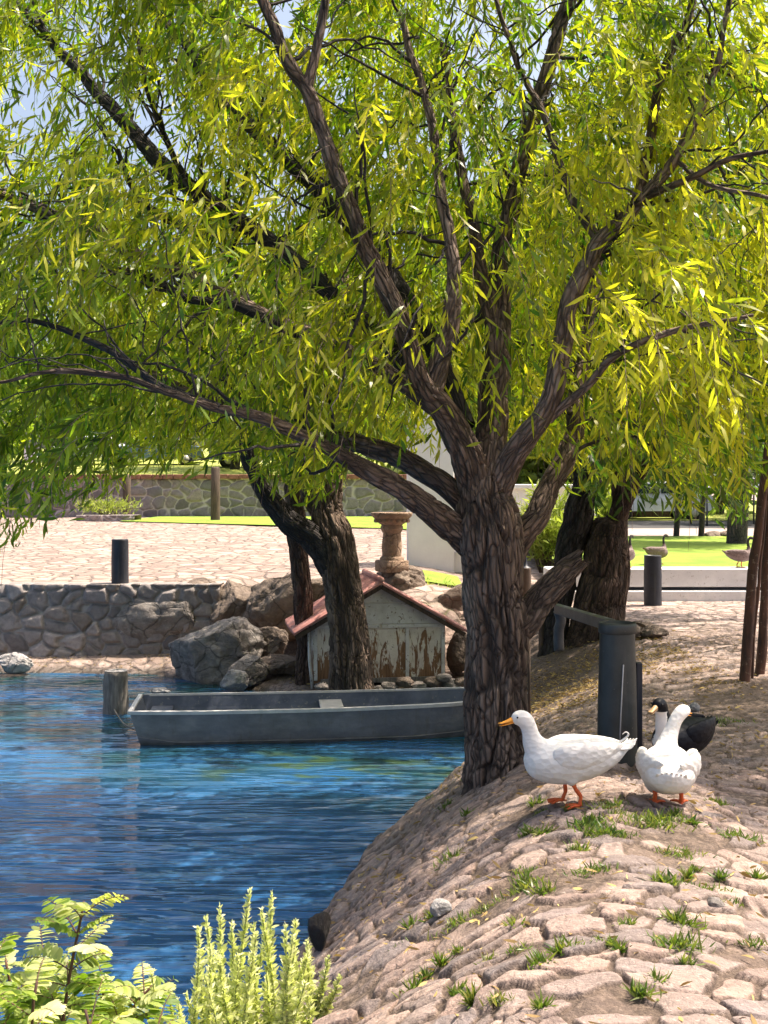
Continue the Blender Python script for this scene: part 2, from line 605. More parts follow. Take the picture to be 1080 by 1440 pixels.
M['boat'] = mat_boat()
M['boat_in'] = mat_simple('blue_grey_inside', (.055, .068, .10), (.11, .125, .17), 4, .5, .3, 20, .15, speck=(.2, .2, .2))
M['rim'] = mat_simple('pale_rim', (.46, .45, .44), (.62, .60, .58), 8, .45, .2, 40, .3)
M['plaster'] = mat_simple('white_plaster', (.70, .68, .68), (.80, .785, .78), 1.5, .85, .25, 30)
M['kerb'] = mat_simple('white_painted_concrete', (.58, .57, .58), (.74, .73, .73), 2.2, .8, .4, 22, speck=(.45, .43, .42))
M['coping'] = mat_simple('red_brick_coping', (.16, .06, .045), (.30, .13, .09), 6, .85, .5, 20)
M['lawn'] = mat_simple('lawn_green', (.15, .255, .02), (.27, .37, .035), 1.3, .9, .6, 90, dist=.03)
M['hillgrass'] = mat_simple('dry_bright_grass', (.26, .31, .05), (.42, .45, .10), .8, .9, .6, 40, dist=.05)
M['asphalt'] = mat_simple('asphalt', (.04, .04, .042), (.065, .063, .063), 4, .9, .3, 60)
M['pavement'] = mat_simple('pink_paving', (.30, .235, .21), (.38, .30, .27), 2, .9, .3, 30)


# ------------------------------------------------------------------ terrain
SHORE = np.array([(-3.4, -8), (-2.4, 0), (-1.6, 2), (-1.15, 3), (-.82, 4.2), (-.62, 5.2), (-.44, 6.15), (-.34, 6.67), (-.17, 7.4),
                  (.10, 8.3), (.36, 9.1), (.64, 9.9), (.95, 11), (1.15, 12.1), (1.0, 12.9), (.7, 13.3), (-.4, 13.25), (-1.2, 13.45),
                  (-1.6, 14.2), (-2.4, 14.9), (-3.2, 15.5), (-4.5, 15.6), (-8, 15.7), (-60, 15.5)])
POLY = np.vstack([SHORE, [(-60, 900), (900, 900), (900, -60), (-4, -60)]])


def shore_dist(x, y):
    best = np.full(x.shape, 1e9)
    for a, b in zip(SHORE[:-1], SHORE[1:]):
        ab = b - a
        t = np.clip(((x - a[0]) * ab[0] + (y - a[1]) * ab[1]) / (ab @ ab), 0, 1)
        d = (x - a[0] - t * ab[0]) ** 2 + (y - a[1] - t * ab[1]) ** 2
        best = np.minimum(best, d)
    ins = np.zeros(x.shape, bool)
    n = len(POLY)
    for k in range(n):
        x1, y1 = POLY[k]
        x2, y2 = POLY[(k + 1) % n]
        if y1 == y2:
            continue
        c = ((y1 > y) != (y2 > y)) & (x < (x2 - x1) * (y - y1) / (y2 - y1) + x1)
        ins ^= c
    d = np.sqrt(best)
    return np.where(ins, d, -d)


def level(x, y):
    zp = .24 + np.clip(y - 16.5, 0, 15.5) * .031
    zr = np.clip(y - 17.5, 0, 10) * .03
    k = sstep(.3, 2.2, x)
    return zp * (1 - k) + zr * k


def height(x, y, s=None):
    x = np.asarray(x, float)
    y = np.asarray(y, float)
    if s is None:
        wob = .10 * (fbm(np.stack([x * 1.7, y * 1.7, x * 0], -1), 3, 5) - .5)
        s = shore_dist(x, y) + wob
    L = level(x, y)
    p = np.interp(s, [-3, -1, -.05, .05, .5, 1.0, 1.35, 1.65, 2.1, 2.6], [-1.4, -.6, -.06, .12, .42, .715, .885, .965, 1, 1])
    q = np.interp(s, [-3, -1, 0, .15, .6, 1.6, 2.3, 3], [-1.3, -.5, 0, .07, .12, .17, .85, 1])
    w = sstep(1.7, 1.05, x) * sstep(12.3, 13.1, y)
    f = p * (1 - w) + q * w
    z = WZ + (L - WZ) * f
    zl = np.where(y < 16.42, WZ + np.clip(s, -2, .8) * .24, L)
    wl = sstep(-1.7, -2.3, x) * sstep(14.0, 14.8, y)
    z = z * (1 - wl) + zl * wl
    z = z + .05 * (fbm(np.stack([x * .9, y * .9, x * 0], -1), 3, 11) - .5) * sstep(.3, 1.5, s)
    return z


def hz(x, y):
    return float(height(np.array([x]), np.array([y]))[0])


def pick(px, py, y0=2.5, y1=40.0):
    """first meeting of the photo ray with the ground"""
    d = np.linspace(y0, y1, 4000)
    x = (px - 540) * d / F
    z = CAMZ - (py - HZ) * d / F
    h = height(x, d)
    k = np.argmax(z <= h)
    return float(x[k]), float(d[k]), float(h[k])


# rows / columns
rows = list(np.linspace(-8, 2.4, 16))
y = 2.6
while y < 14.2:
    rows.append(y)
    y += min(max(y * y / 1820.0 * .95, .0065), .055)
while y < 60:
    rows.append(y)
    y *= 1.008
while y < 900:
    rows.append(y)
    y *= 1.25
rows = np.array(rows)
u = np.concatenate([np.linspace(-2.4, -.47, 30)[:-1], np.linspace(-.46, .46, 840), np.linspace(.47, 2.4, 30)[1:]])
W = np.where(rows > 2.6, rows, 2.6 + (2.6 - rows) * .35)
GX = u[None] * W[:, None]
GY = np.repeat(rows[:, None], len(u), 1)
wob = .10 * (fbm(np.stack([GX * 1.7, GY * 1.7, GX * 0], -1), 3, 5) - .5)
S = shore_dist(GX, GY) + wob
Z = height(GX, GY, S)
# individual stones
wx = GX + .16 * (fbm(np.stack([GX * 5, GY * 5, GX * 0], -1), 3, 21) - .5)
wy = GY + .13 * (fbm(np.stack([GX * 5, GY * 5, GX * 0 + 9], -1), 3, 22) - .5)
zone_far = sstep(12.4, 13.2, GY)
f1, e, cid, ox, oy = voronoi2(wx / .18, wy / .125, 3, .98)
f1b, eb, cidb, oxb, oyb = voronoi2(wx / .105 + 40, wy / .082, 9)
small = sstep(.46, .54, fbm(np.stack([GX * 1.3, GY * 1.3, GX * 0], -1), 2, 31) + .16 * sstep(1.3, .6, S))
rag = .10 * (fbm(np.stack([GX * 13, GY * 17, GX * 0], -1), 3, 61) - .5)
e = e + rag
eb = eb + rag
cid2 = (cid * 7.3) % 1
dome = (.86 * sstep(.07, .17, e) + .14 * sstep(.1, .6, e)) * (.35 + .75 * cid2)
dome = dome + (ox * (cid - .5) * 1.0 + oy * (((cid * 17.3) % 1) - .5) * 1.4) * sstep(.04, .2, e)
dome = dome * np.where((cid * 31.7) % 1 < .14, .15, 1)
domeb = (.78 * sstep(.06, .19, eb) + .25 * sstep(.1, .6, eb)) * (.3 + .7 * ((cidb * 7.3) % 1)) * .7
domeb = domeb + (oxb * (cidb - .5) + oyb * (((cidb * 17.3) % 1) - .5) * 1.6) * sstep(.04, .2, eb)
hst = dome * (1 - small) + domeb * small
edge = np.maximum(sstep(.19, .09, e), ((cid * 31.7) % 1 < .14) * .8) * (1 - small) + sstep(.20, .08, eb) * small
stone = cid * (1 - (small > .5)) + cidb * (small > .5)
soiln = fbm(np.stack([GX * 1.6, GY * 1.6, GX * 0], -1), 4, 41)
dirt = sstep(.62, .78, soiln)
# trodden earth to the right, by the poles, and leaf-strewn ground behind the tree
px_ = 540 + GX / np.maximum(GY, .5) * F
dirt = np.maximum(dirt, .95 * sstep(900, 1000, px_) * sstep(7.6, 8.3, GY) * sstep(10.2, 9.4, GY))
dirt = np.maximum(dirt, .95 * sstep(9.6, 10.6, GY) * sstep(880, 830, px_) * sstep(.2, .5, S))
relief = .028 * (1 + .4 * sstep(1.3, .5, S)) * sstep(-.1, .1, S)
relief = relief * (1 - .75 * dirt) * (1 - .6 * zone_far)
relief = np.where(GY > 16, relief * .5, relief)
fine = .017 * (fbm(np.stack([GX * 16, GY * 16, GX * 0], -1), 3, 51) - .5) + .02 * dirt * (fbm(np.stack([GX * 6, GY * 6, GX * 0], -1), 3, 52) - .5)
Z2 = Z + relief * (hst - .35) + fine * (GY < 14.5)
soil = np.clip(np.maximum(edge * .95, dirt * sstep(.75, .35, hst)), 0, 1)
soil = np.maximum(soil, sstep(.62, .95, dirt) * .85)
pale = zone_far * sstep(.1, .5, S) * sstep(-.80, -.3, Z)
beach = sstep(-1.6, -2.2, GX) * sstep(14, 15, GY) * sstep(16.5, 16.3, GY)
pale = np.maximum(pale, beach * .8 * sstep(-5.6, -3, -np.abs(GX + 3.9) - 1.2))
pale = pale * (1 - sstep(880, 840, px_) * sstep(14.5, 13.5, GY) * (GX > 0) * .9)
wet = sstep(.09, .02, Z2 - WZ) * (Z2 > WZ - 3)
nr, nc = GX.shape
ii = (np.arange(nr - 1)[:, None] * nc + np.arange(nc - 1)[None])
Q = np.stack([ii, ii + 1, ii + nc + 1, ii + nc], -1).reshape(-1, 4)
V = np.stack([GX, GY, Z2], -1).reshape(-1, 3)
keep = (V[Q, 2].max(1) > -1.9) | (V[Q, 1].min(1) < 2.4)
Q = Q[keep]
used = np.zeros(len(V), bool)
used[Q.ravel()] = True
remap = np.cumsum(used) - 1
Q = remap[Q]
fl = lambda a: a.reshape(-1)[used]
g = build('ground', V[used], Q, None, M['ground'], attrs={'stone': fl(stone), 'soil': fl(soil), 'pale': fl(pale), 'wet': fl(wet)})
tag(g, 'cobbled pond bank, path and pale stone plaza', None, None, 'structure')
del V, Q

# pond
wx0 = np.linspace(-30, 3.5, 200)
wy0 = np.linspace(-10, 16.2, 160)
XX, YY = np.meshgrid(wx0, wy0)
SS = shore_dist(XX, YY)
pxw = 540 + XX / np.maximum(YY, .5) * F
green_reflect = np.maximum(sstep(-2.6, -.3, SS) * sstep(8.2, 9.6, YY), .9 * sstep(9.0, 10.4, YY))  # where the foliage reflections are put into the water colour
green_patch = sstep(.1, .6, XX * 0 + 1 - np.abs(YY - 10.3) / .9) * sstep(-2.2, -1.2, XX)  # band of yellow-green patches in front of the boat
calm = .40 + .60 * sstep(11.5, 8.5, YY)
V = np.stack([XX, YY, XX * 0 + WZ], -1).reshape(-1, 3)
nr, nc = XX.shape
ii = (np.arange(nr - 1)[:, None] * nc + np.arange(nc - 1)[None])
Q = np.stack([ii, ii + 1, ii + nc + 1, ii + nc], -1).reshape(-1, 4)
w = build('pond', V, Q, None, M['water'], attrs={'green_reflect': green_reflect.ravel(), 'green_patch': green_patch.ravel(), 'calm': calm.ravel()})
tag(w, 'blue rippled pond water', None, None, 'structure')


def sheet(name, mat, x0, x1, y0, y1, zf, nx=40, ny=30, label=None, warp=None):
    X, Y = np.meshgrid(np.linspace(x0, x1, nx), np.linspace(y0, y1, ny))
    if warp:
        X, Y = warp(X, Y)
    Zs = zf(X, Y)
    V = np.stack([X, Y, Zs], -1).reshape(-1, 3)
    ii = (np.arange(ny - 1)[:, None] * nx + np.arange(nx - 1)[None])
    Q = np.stack([ii, ii + 1, ii + nx + 1, ii + nx], -1).reshape(-1, 4)
    o = build(name, V, Q, None, mat)
    return tag(o, label, None, None, 'structure')


# ------------------------------------------------------------------ trees
def bark_disp(co, depth, seed, fr=12.0, vs=.24):
    p = co * np.array([fr, fr, fr * vs])
    wv = np.stack([fbm(p * .8 + 5, 2, seed + 1), fbm(p * .8 + 25, 2, seed + 2), fbm(p * .8 + 45, 2, seed + 3)], -1) - .5
    n = vnoise(p + wv * 1.4, seed)
    n2 = vnoise(p * 2.1 + wv * 1.8 + 31, seed + 7)
    f = np.maximum(sstep(.15, .02, np.abs(n - .5)), .7 * sstep(.12, .0, np.abs(n2 - .5)))
    fineb = fbm(co * np.array([40, 40, 12]), 3, seed + 4) - .5
    big = fbm(co * np.array([2.5, 2.5, 1.2]) + 8, 2, seed + 5) - .5
    return -f * depth + fineb * depth * .35 + big * depth * 1.6, f


def limb(name, pts, wpx, mat, parent, seg=.02, nring=48, depth=.012, flare=0.0, seed=1, origin=(0, 0, 0), fr=13.0, endcap=True, jag=0.0, wig=.035):
    """pts: (px,py,d); wpx widths in px"""
    P = np.array([at(*p) for p in pts])
    R = np.array([wv * p[2] / F / 2 for wv, p in zip(wpx, pts)])
    PR = np.hstack([P, R[:, None]])
    L = np.linalg.norm(np.diff(P, axis=0), axis=1).sum()
    n = max(int(L / seg), 8)
    PR = catmull(PR, n)
    P, R = PR[:, :3], np.maximum(PR[:, 3], .003)
    P = P + (np.stack([fbm(P * 3 + 7, 2, seed + 60), fbm(P * 3 + 70, 2, seed + 61), fbm(P * 3 + 170, 2, seed + 62)], -1) - .5) * (np.minimum(R, .12)[:, None] * .9 + wig) * np.linspace(0, 1, n)[:, None] ** .5
    V, q, co = tube(P, R, nring)
    Vc = np.repeat(P, nring, 0)
    d = nrm(V - Vc)
    disp, f = bark_disp(co, depth, seed, fr)
    disp = disp * np.clip(np.repeat(R, nring) / .06, .25, 1)
    if flare:
        zz = np.repeat(np.linspace(0, L, n), nring)
        th = np.arctan2(d[:, 1], d[:, 0])
        disp = disp + flare * np.exp(-zz / .16) * (.55 + .45 * np.sin(th * 5 + seed))
    V = V + d * disp[:, None]
    if jag:
        jn = _hash(np.arange(nring), np.arange(nring) * 0 + seed, np.arange(nring) * 0, 5) * .6 + .4 * _hash(np.arange(nring) // 5, np.arange(nring) * 0 + seed, np.arange(nring) * 0, 6)
        tv = nrm(P[-1] - P[-4])
        for r_ in range(1, 7):
            V[(n - r_) * nring:(n - r_ + 1) * nring] += tv * (jn * jag * (1 - (r_ - 1) / 6))[:, None]
    t = None
    co2, f2 = co, f
    if endcap:
        e = (n - 1) * nring
        V = np.vstack([V, P[-1] + nrm(P[-1] - P[-2]) * (R[-1] * .4 if not jag else .0)])
        t = [[e + k, e + (k + 1) % nring, len(V) - 1] for k in range(nring)]
        co2 = np.vstack([co, [0, 0, L]])
        f2 = np.r_[f, 0]
    o = build(name, V - np.array(origin), q, t, mat, parent, True, {'barkco': co2, 'furrow': f2})
    return P, R


def leaves_mesh(name, base, dirv, L, Wd, tint, mat, parent, origin, curl=.25, rg=rng, fold=.25):
    n = len(base)
    dirv = nrm(dirv)
    rv = nrm(rg.normal(size=(n, 3)) + np.array([0, -.0, .35]))
    side = nrm(np.cross(dirv, rv))
    nor = np.cross(side, dirv)
    L = L[:, None]
    Wd = Wd[:, None]
    cv = (curl * (rg.random((n, 1)) * 1.4 - .3))
    def P(t, w):
        return base + dirv * L * t + nor * (-cv * L * t * t) + side * Wd * w + nor * (abs(w) * fold * Wd)
    V = np.stack([P(0, 0), P(.28, .42), P(.28, -.42), P(.62, .40), P(.62, -.40), P(1.0, 0)], 1).reshape(-1, 3)
    k = np.arange(n)[:, None] * 6
    q = k + np.array([[1, 2, 4, 3]])
    t = np.concatenate([k + np.array([[0, 2, 1]]), k + np.array([[3, 4, 5]])])
    return build(name, V - np.array(origin), q, t, mat, parent, True, {'tint': np.repeat(tint, 6)})


def strands(P0, D0, Ls, K, rg, g=1.25):
    N = len(P0)
    t = (np.arange(K) + .6) / K
    tt = t[None, :, None]
    L = Ls[:, None, None]
    down = np.array([0, 0, -1.0])
    gg = g * (.6 + .8 * rg.random((N, 1, 1)))
    pos = P0[:, None] + L * (D0[:, None] * (tt - gg * tt * tt / 2.6) + down * (gg * tt * tt / 2))
    tan = nrm(D0[:, None] * (1 - gg * tt * .75) + down * gg * tt + 1e-6)
    rv = nrm(rg.normal(size=(N, K, 3)))
    side = nrm(np.cross(tan, rv))
    ld = nrm(tan * .55 + side * .75 + down * .55 + rg.normal(size=(N, K, 3)) * .18)
    return pos, ld, tan


def project(P):
    d = np.maximum(P[..., 1], .1)
    return 540 + P[..., 0] / d * F, HZ - (P[..., 2] - CAMZ) / d * F


def strand_twigs(P0, pos, mbr, r=.0035):
    """three sided twig along every strand"""
    N, K, _ = pos.shape
    path = np.concatenate([P0[:, None], pos[:, 1::3]], 1)
    m = path.shape[1]
    th = np.arange(3) * 2 * math.pi / 3
    ring = np.stack([np.cos(th), np.sin(th), th * 0], -1)
    rad = np.linspace(r, r * .35, m)
    V = path[:, :, None] + ring[None, None] * rad[None, :, None, None]
    V = V.reshape(-1, 3)
    b = (np.arange(N)[:, None, None] * m + np.arange(m - 1)[None, :, None]) * 3
    k = np.arange(3)[None, None]
    k2 = (k + 1) % 3
    q = np.stack([b + k, b + k2, b + 3 + k2, b + 3 + k], -1).reshape(-1, 4)
    mbr.add(V, q)


# ---- main willow
TX, TD, TZ = pick(697, 1088)
T = TD
main = empty('willow_tree', (TX, TD, TZ), 'large willow with furrowed trunk on the bank right of the grey boat', 'tree')
OM = (TX, TD, TZ)
o3 = lambda L: [(p[0], p[1], T + p[2]) for p in L]
limbs_main = []   # (pts px, widths) for keep-out


def add_limb(pts, wpx, mat='bark', vis=True, **kw):
    pts = o3(pts)
    kw.setdefault('origin', OM)
    P, R = limb('limb', pts, wpx, M[mat], main, **kw)
    limbs_main.append((pts, wpx, vis, P, R))


trunk_pts = o3([(700, 1150, .02), (698, 1085, 0), (699, 1000, .0), (698, 900, .02), (693, 800, .03), (686, 740, .04), (680, 690, .06), (678, 640, .1)])
P, R = limb('trunk', trunk_pts, [118, 96, 88, 86, 90, 92, 74, 50], M['bark'], main, seg=.009, nring=230, depth=.032, flare=.06, wig=-.06, seed=3, origin=OM, fr=13)
limbs_main.append((trunk_pts, [100] * 8, True, P, R))
# A: long limb to the upper left
add_limb([(690, 790, .09), (683, 730, .06), (662, 655, .0), (632, 595, -.09), (596, 540, -.2), (566, 450, -.3), (515, 345, -.38), (462, 215, -.45), (428, 125, -.5), (392, 55, -.55), (360, -20, -.6), (330, -120, -.65)],
         [46, 52, 52, 46, 37, 31, 27, 24, 21, 18, 15, 11], 'bark', seg=.012, nring=84, depth=.013, seed=11)
add_limb([(430, 130, -.5), (443, 80, -.52), (457, 0, -.55), (470, -90, -.6)], [18, 14, 13, 8], 'bark_young', seed=12, nring=24, depth=.004)
# B: central leader
add_limb([(684, 700, .06), (690, 610, .12), (694, 530, .2), (700, 430, .3), (706, 350, .4), (738, 220, .5), (765, 120, .55), (800, 0, .6), (830, -130, .7)],
         [60, 46, 42, 34, 28, 24, 21, 18, 12], 'bark', seg=.016, nring=60, depth=.016, vis=0.7, seed=13)
add_limb([(697, 470, .25), (672, 360, .35), (660, 290, .45), (640, 180, .6), (625, 60, .8)], [26, 20, 17, 13, 8], 'bark', seed=14, nring=30, depth=.006)
# C: right limb
add_limb([(688, 760, .09), (694, 705, .05), (712, 655, -.0), (742, 615, -.08), (772, 572, -.14), (784, 505, -.2), (806, 415, -.28), (842, 345, -.36), (896, 282, -.45), (950, 225, -.52), (990, 150, -.6), (1012, 80, -.65), (1030, -40, -.7)],
         [42, 42, 38, 34, 30, 28, 25, 23, 20, 17, 13, 10, 7], 'bark_young', seg=.014, nring=54, depth=.008, seed=15)
add_limb([(896, 282, -.45), (915, 200, -.4), (932, 110, -.35), (975, 0, -.3), (1000, -100, -.3)], [18, 15, 13, 11, 7], 'bark', seed=16, nring=24, depth=.004)
add_limb([(900, 280, -.45), (960, 255, -.6), (1030, 222, -.8), (1110, 210, -1.0)], [12, 10, 8, 5], 'bark', seed=17, nring=16, depth=.003)
# stub of a second fork beside limb A
add_limb([(604, 560, -.18), (622, 500, -.16), (636, 440, -.14), (640, 370, -.1), (618, 260, .0), (600, 150, .1), (560, 20, .2)], [34, 30, 26, 20, 16, 13, 9], 'bark_young', seed=18, nring=30, depth=.005)
# D: right limb going back
add_limb([(694, 850, .1), (712, 800, .10), (735, 750, .13), (762, 715, .2), (790, 655, .4), (806, 610, .6), (812, 540, .9), (830, 440, 1.2), (860, 300, 1.5)], [36, 44, 40, 36, 33, 28, 22, 16, 9], 'bark', seg=.016, nring=50, depth=.014, vis=0.7, seed=19)
# E: broken stub
add_limb([(700, 930, .10), (718, 898, .08), (742, 868, .07), (772, 832, .09), (794, 806, .13), (808, 792, .15)], [36, 46, 46, 42, 38, 28], 'bark', jag=.11, seg=.012, nring=64, depth=.016, seed=20)
# F, G: lower left limbs
add_limb([(694, 800, .10), (664, 768, .07), (632, 738, .0), (590, 705, -.16), (530, 668, -.3), (480, 640, -.42), (420, 612, -.55), (370, 590, -.68), (310, 575, -.8), (240, 552, -.95), (170, 528, -1.05), (80, 522, -1.15), (0, 535, -1.25), (-90, 540, -1.35)],
         [30, 38, 39, 34, 29, 24, 20, 17, 14, 12, 10, 8, 6, 4], 'bark', vis=False, seg=.014, nring=72, depth=.015, seed=21)
add_limb([(684, 760, .12), (664, 722, .12), (636, 690, .12), (590, 660, .18), (540, 636, .28), (490, 622, .4), (430, 615, .55), (370, 600, .7), (290, 560, .9), (200, 520, 1.1)], [26, 34, 32, 30, 28, 26, 22, 18, 14, 9], 'bark', vis=False, seg=.016, nring=40, depth=.010, seed=22)
# upper left branches
add_limb([(610, 572, .0), (560, 535, .12), (500, 500, .25), (440, 472, .38), (390, 452, .45), (310, 410, .55), (220, 368, .65), (120, 318, .75), (30, 285, .85), (-60, 260, .95)],
         [26, 24, 23, 22, 22, 22, 20, 18, 15, 10], 'bark_young', seg=.018, nring=32, depth=.006, vis=0.6, seed=23)
add_limb([(640, 610, .10), (590, 540, .35), (520, 460, .6), (450, 400, .8), (395, 355, .95), (320, 300, 1.1), (255, 258, 1.2), (190, 190, 1.3), (130, 120, 1.4), (70, 55, 1.5), (20, 0, 1.6)],
         [30, 28, 26, 25, 25, 25, 24, 22, 18, 13, 8], 'bark_dark', seg=.018, nring=32, depth=.008, vis=0.5, seed=24)
add_limb([(655, 600, .15), (600, 470, .45), (530, 360, .7), (460, 280, .85), (405, 225, .95), (350, 175, 1.0), (305, 135, 1.05), (265, 70, 1.1), (215, 10, 1.2), (170, -60, 1.3)],
         [28, 25, 24, 22, 22, 20, 19, 16, 12, 7], 'bark_dark', seg=.018, nring=32, depth=.008, vis=0.5, seed=25)
add_limb([(330, 305, 1.1), (262, 250, 1.0), (225, 180, .9), (205, 110, .8), (190, 40, .8)], [12, 10, 8, 7, 4], 'bark_dark', vis=.5, seed=26, nring=14, depth=.003)
add_limb([(420, 470, .4), (330, 430, .3), (260, 420, .2), (205, 385, .1), (140, 372, .0)], [14, 13, 12, 10, 6], 'bark_dark', vis=.5, seed=27, nring=16, depth=.003)
add_limb([(300, 335, 1.0), (220, 300, .9), (180, 250, .8), (165, 210, .7)], [14, 12, 10, 6], 'bark_dark', vis=.5, seed=28, nring=16, depth=.003)
add_limb([(310, 574, -.8), (230, 545, -.7), (150, 490, -.6), (60, 455, -.5), (-20, 452, -.4)], [13, 12, 10, 8, 5], 'bark_dark', vis=.5, seed=29, nring=16, depth=.003)
# thin dark right branches
add_limb([(772, 590, -.1), (830, 540, -.3), (880, 490, -.5), (960, 462, -.7), (1060, 440, -.9)], [14, 12, 11, 9, 5], 'bark_young', seed=30, nring=16, depth=.003)
add_limb([(950, 225, -.5), (1000, 260, -.7), (1060, 275, -.9), (1130, 290, -1.1)], [8, 7, 6, 4], 'bark_young', seed=31, nring=12, depth=.002)
add_limb([(846, 345, -.36), (800, 270, -.1), (770, 180, .1), (730, 90, .3), (700, 0, .4)], [14, 12, 10, 8, 6], 'bark', seed=32, nring=16, depth=.003)

bx = [-200, 0, 50, 85, 115, 160, 200, 260, 330, 360, 400, 440, 475, 500, 560, 600, 650, 700, 760, 800, 835, 870, 920, 960, 1000, 1035, 1080, 1250]
by = [760, 775, 760, 735, 715, 700, 668, 672, 655, 690, 705, 712, 690, 645, 668, 664, 630, 620, 650, 690, 715, 730, 712, 742, 725, 735, 690, 700]

# branchlets growing from the limbs
rgb = np.random.default_rng(55)
bl_m = MB()
bl_c = []
for pts, wpx, vis, LP, LR in limbs_main[1:]:
    Llen = np.linalg.norm(np.diff(LP, axis=0), axis=1).sum()
    for k in range(int(Llen * 5.5)):
        i = int(len(LP) * rgb.uniform(.30, .99))
        if LR[i] > .085:
            continue
        tv = nrm(LP[min(i + 2, len(LP) - 1)] - LP[max(i - 2, 0)])
        dv = nrm(tv * .7 + rgb.normal(size=3) * .75 + np.array([0, 0, .25]))
        r0 = min(LR[i] * rgb.uniform(.22, .5), .014)
        Ln = rgb.uniform(.35, 1.1)
        q1 = LP[i] + dv * Ln * .5 + rgb.normal(size=3) * .06
        q2 = q1 + nrm(dv + rgb.normal(size=3) * .5 + np.array([0, 0, -.25])) * Ln * .5
        PP = catmull(np.array([LP[i], q1, q2]), 14)
        PP[1:] += rgb.normal(size=(13, 3)) * .008
        bpx, bpy_ = project(PP)
        if len(pts) < 7 and pts[0][1] > 900 or np.any(bpy_ > np.interp(bpx, bx, by) - 12):
            continue
        V, q, co = tube(PP, np.linspace(r0, .0028, 14), 6)
        bl_m.add(V, q)
        bl_c.append(co)
bl_c = np.vstack(bl_c)
bo = bl_m.build('twig', M['bark_dark'], main, True, xf=lambda V: V - np.array(OM), attrs={'barkco': bl_c, 'furrow': np.zeros(len(bl_c))})
bo['kind'] = 'stuff'

# crown of the main willow



def leaf_filter(base, ld, L, noise_rows, depth_keep=True, rg=rng, keepp=.8, bxx=None, byy=None):
    tip = base + ld * L[:, None]
    px, py = project(tip)
    pb, qb = project(base)
    ok = np.maximum(py, qb) < np.interp(px, bxx or bx, byy or by) + noise_rows
    # a view through to the sky on the upper left
    gap = np.exp(-((px - 235) / 125) ** 2 - ((py - 215 - (px - 235) * .45) / 62) ** 2)
    gap += np.exp(-((px - 60) / 50) ** 2 - ((py - 105) / 40) ** 2) * .7
    gap += np.exp(-((px - 330) / 60) ** 2 - ((py - 90) / 60) ** 2) * .55
    gap += np.exp(-((px - 1020) / 75) ** 2 - ((py - 275) / 48) ** 2) * .75
    gap += np.exp(-((px - 985) / 60) ** 2 - ((py - 15) / 30) ** 2) * .5
    ok &= rg.random(len(base)) > gap * .78
    if depth_keep:
        # openings that let the sun reach the birds on the bank
        for q0 in SUNNY:
            w_ = base - q0[None, :3]
            al = w_ @ SUNV
            dd = np.linalg.norm(w_ - al[:, None] * SUNV[None], axis=1)
            ok &= ~((dd < q0[3]) & (al > 0) & (rg.random(len(base)) < .97))
        for pts, wpx, vis, LP, LR in limbs_main:
            if not vis:
                continue
            lx, ly = project(LP[::3])
            ld_ = LP[::3, 1]
            lr = LR[::3] / ld_ * F
            for c0 in range(0, len(base), 20000):
                sl = slice(c0, c0 + 20000)
                dist = np.abs(px[sl, None] + pb[sl, None] - 2 * lx[None]) / 2
                dist = np.hypot(dist, (py[sl, None] + qb[sl, None] - 2 * ly[None]) / 2)
                j = np.argmin(dist - lr[None], 1)
                near = (dist[np.arange(len(j)), j] < lr[j] + 9) & (base[sl, 1] < ld_[j])
                drop = near & (rg.random(len(j)) < keepp * float(vis))
                ok[sl] &= ~drop
    return ok


def crown_volume(n, rg, pxr, pyr, dr, sway, Lr, K, clump=.35, dz=0.0):
    """strand starting points spread through the crown in small clumps"""
    nc_ = int(n * clump / 6) + 1
    cp = np.stack([rg.uniform(*pxr, nc_), rg.uniform(*pyr, nc_), rg.uniform(*dr, nc_)], -1)
    idx = rg.integers(0, nc_, n)
    P = cp[idx]
    P0 = np.stack([(P[:, 0] - 540) * P[:, 2] / F, P[:, 2], CAMZ - (P[:, 1] - HZ) * P[:, 2] / F], -1)
    P0 = P0 + rg.normal(size=(n, 3)) * sway
    return P0


def willow_crown(parent, origin, mat, n, pxr, pyr, dr, rg, center, Lr=(.45, 1.0), K=18, leafL=(.10, .165), leafW=(.020, .030), tintf=None, keep=True, sway=.16, twig_mat='bark_young', bxx=None, byy=None, nz=(-95, 8), name='crown', g=1.25, keepp=.8):
    P0 = crown_volume(n, rg, pxr, pyr, dr, sway, Lr, K)
    out = nrm((P0 - np.array(center)) * np.array([1, 1, .45]) + rg.normal(size=(n, 3)) * .6)
    Ls = rg.uniform(*Lr, n)
    pos, ld, tan = strands(P0, out, Ls, K, rg, g)
    nrow = np.repeat(rg.uniform(nz[0], nz[1], n)[:, None], K, 1)
    tint0 = tintf(P0, rg) if tintf is not None else rg.random(n) ** 3 * .7
    tint = np.clip(np.repeat(tint0[:, None], K, 1) + rg.normal(size=(n, K)) * .10, 0, 1)
    L = rg.uniform(*leafL, (n, K))
    Wd = rg.uniform(*leafW, (n, K))
    b, dv, l, w_, ti, nr_ = pos.reshape(-1, 3), ld.reshape(-1, 3), L.ravel(), Wd.ravel(), tint.ravel(), nrow.ravel()
    ok = leaf_filter(b, dv, l, nr_, keep, rg, keepp, bxx, byy)
    leaves_mesh(name, b[ok], dv[ok], l[ok], w_[ok], ti[ok], M[mat], parent, origin, .45, rg)
    keepstr = ok.reshape(n, K).mean(1) > .6
    m = MB()
    strand_twigs(P0[keepstr], pos[keepstr], m)
    if twig_mat:
        V = np.vstack(m.v)
        build('twig', V - np.array(origin), np.vstack(m.q), None, M[twig_mat], parent, True, {'barkco': V, 'furrow': np.zeros(len(V))})['kind'] = 'stuff'
    return P0


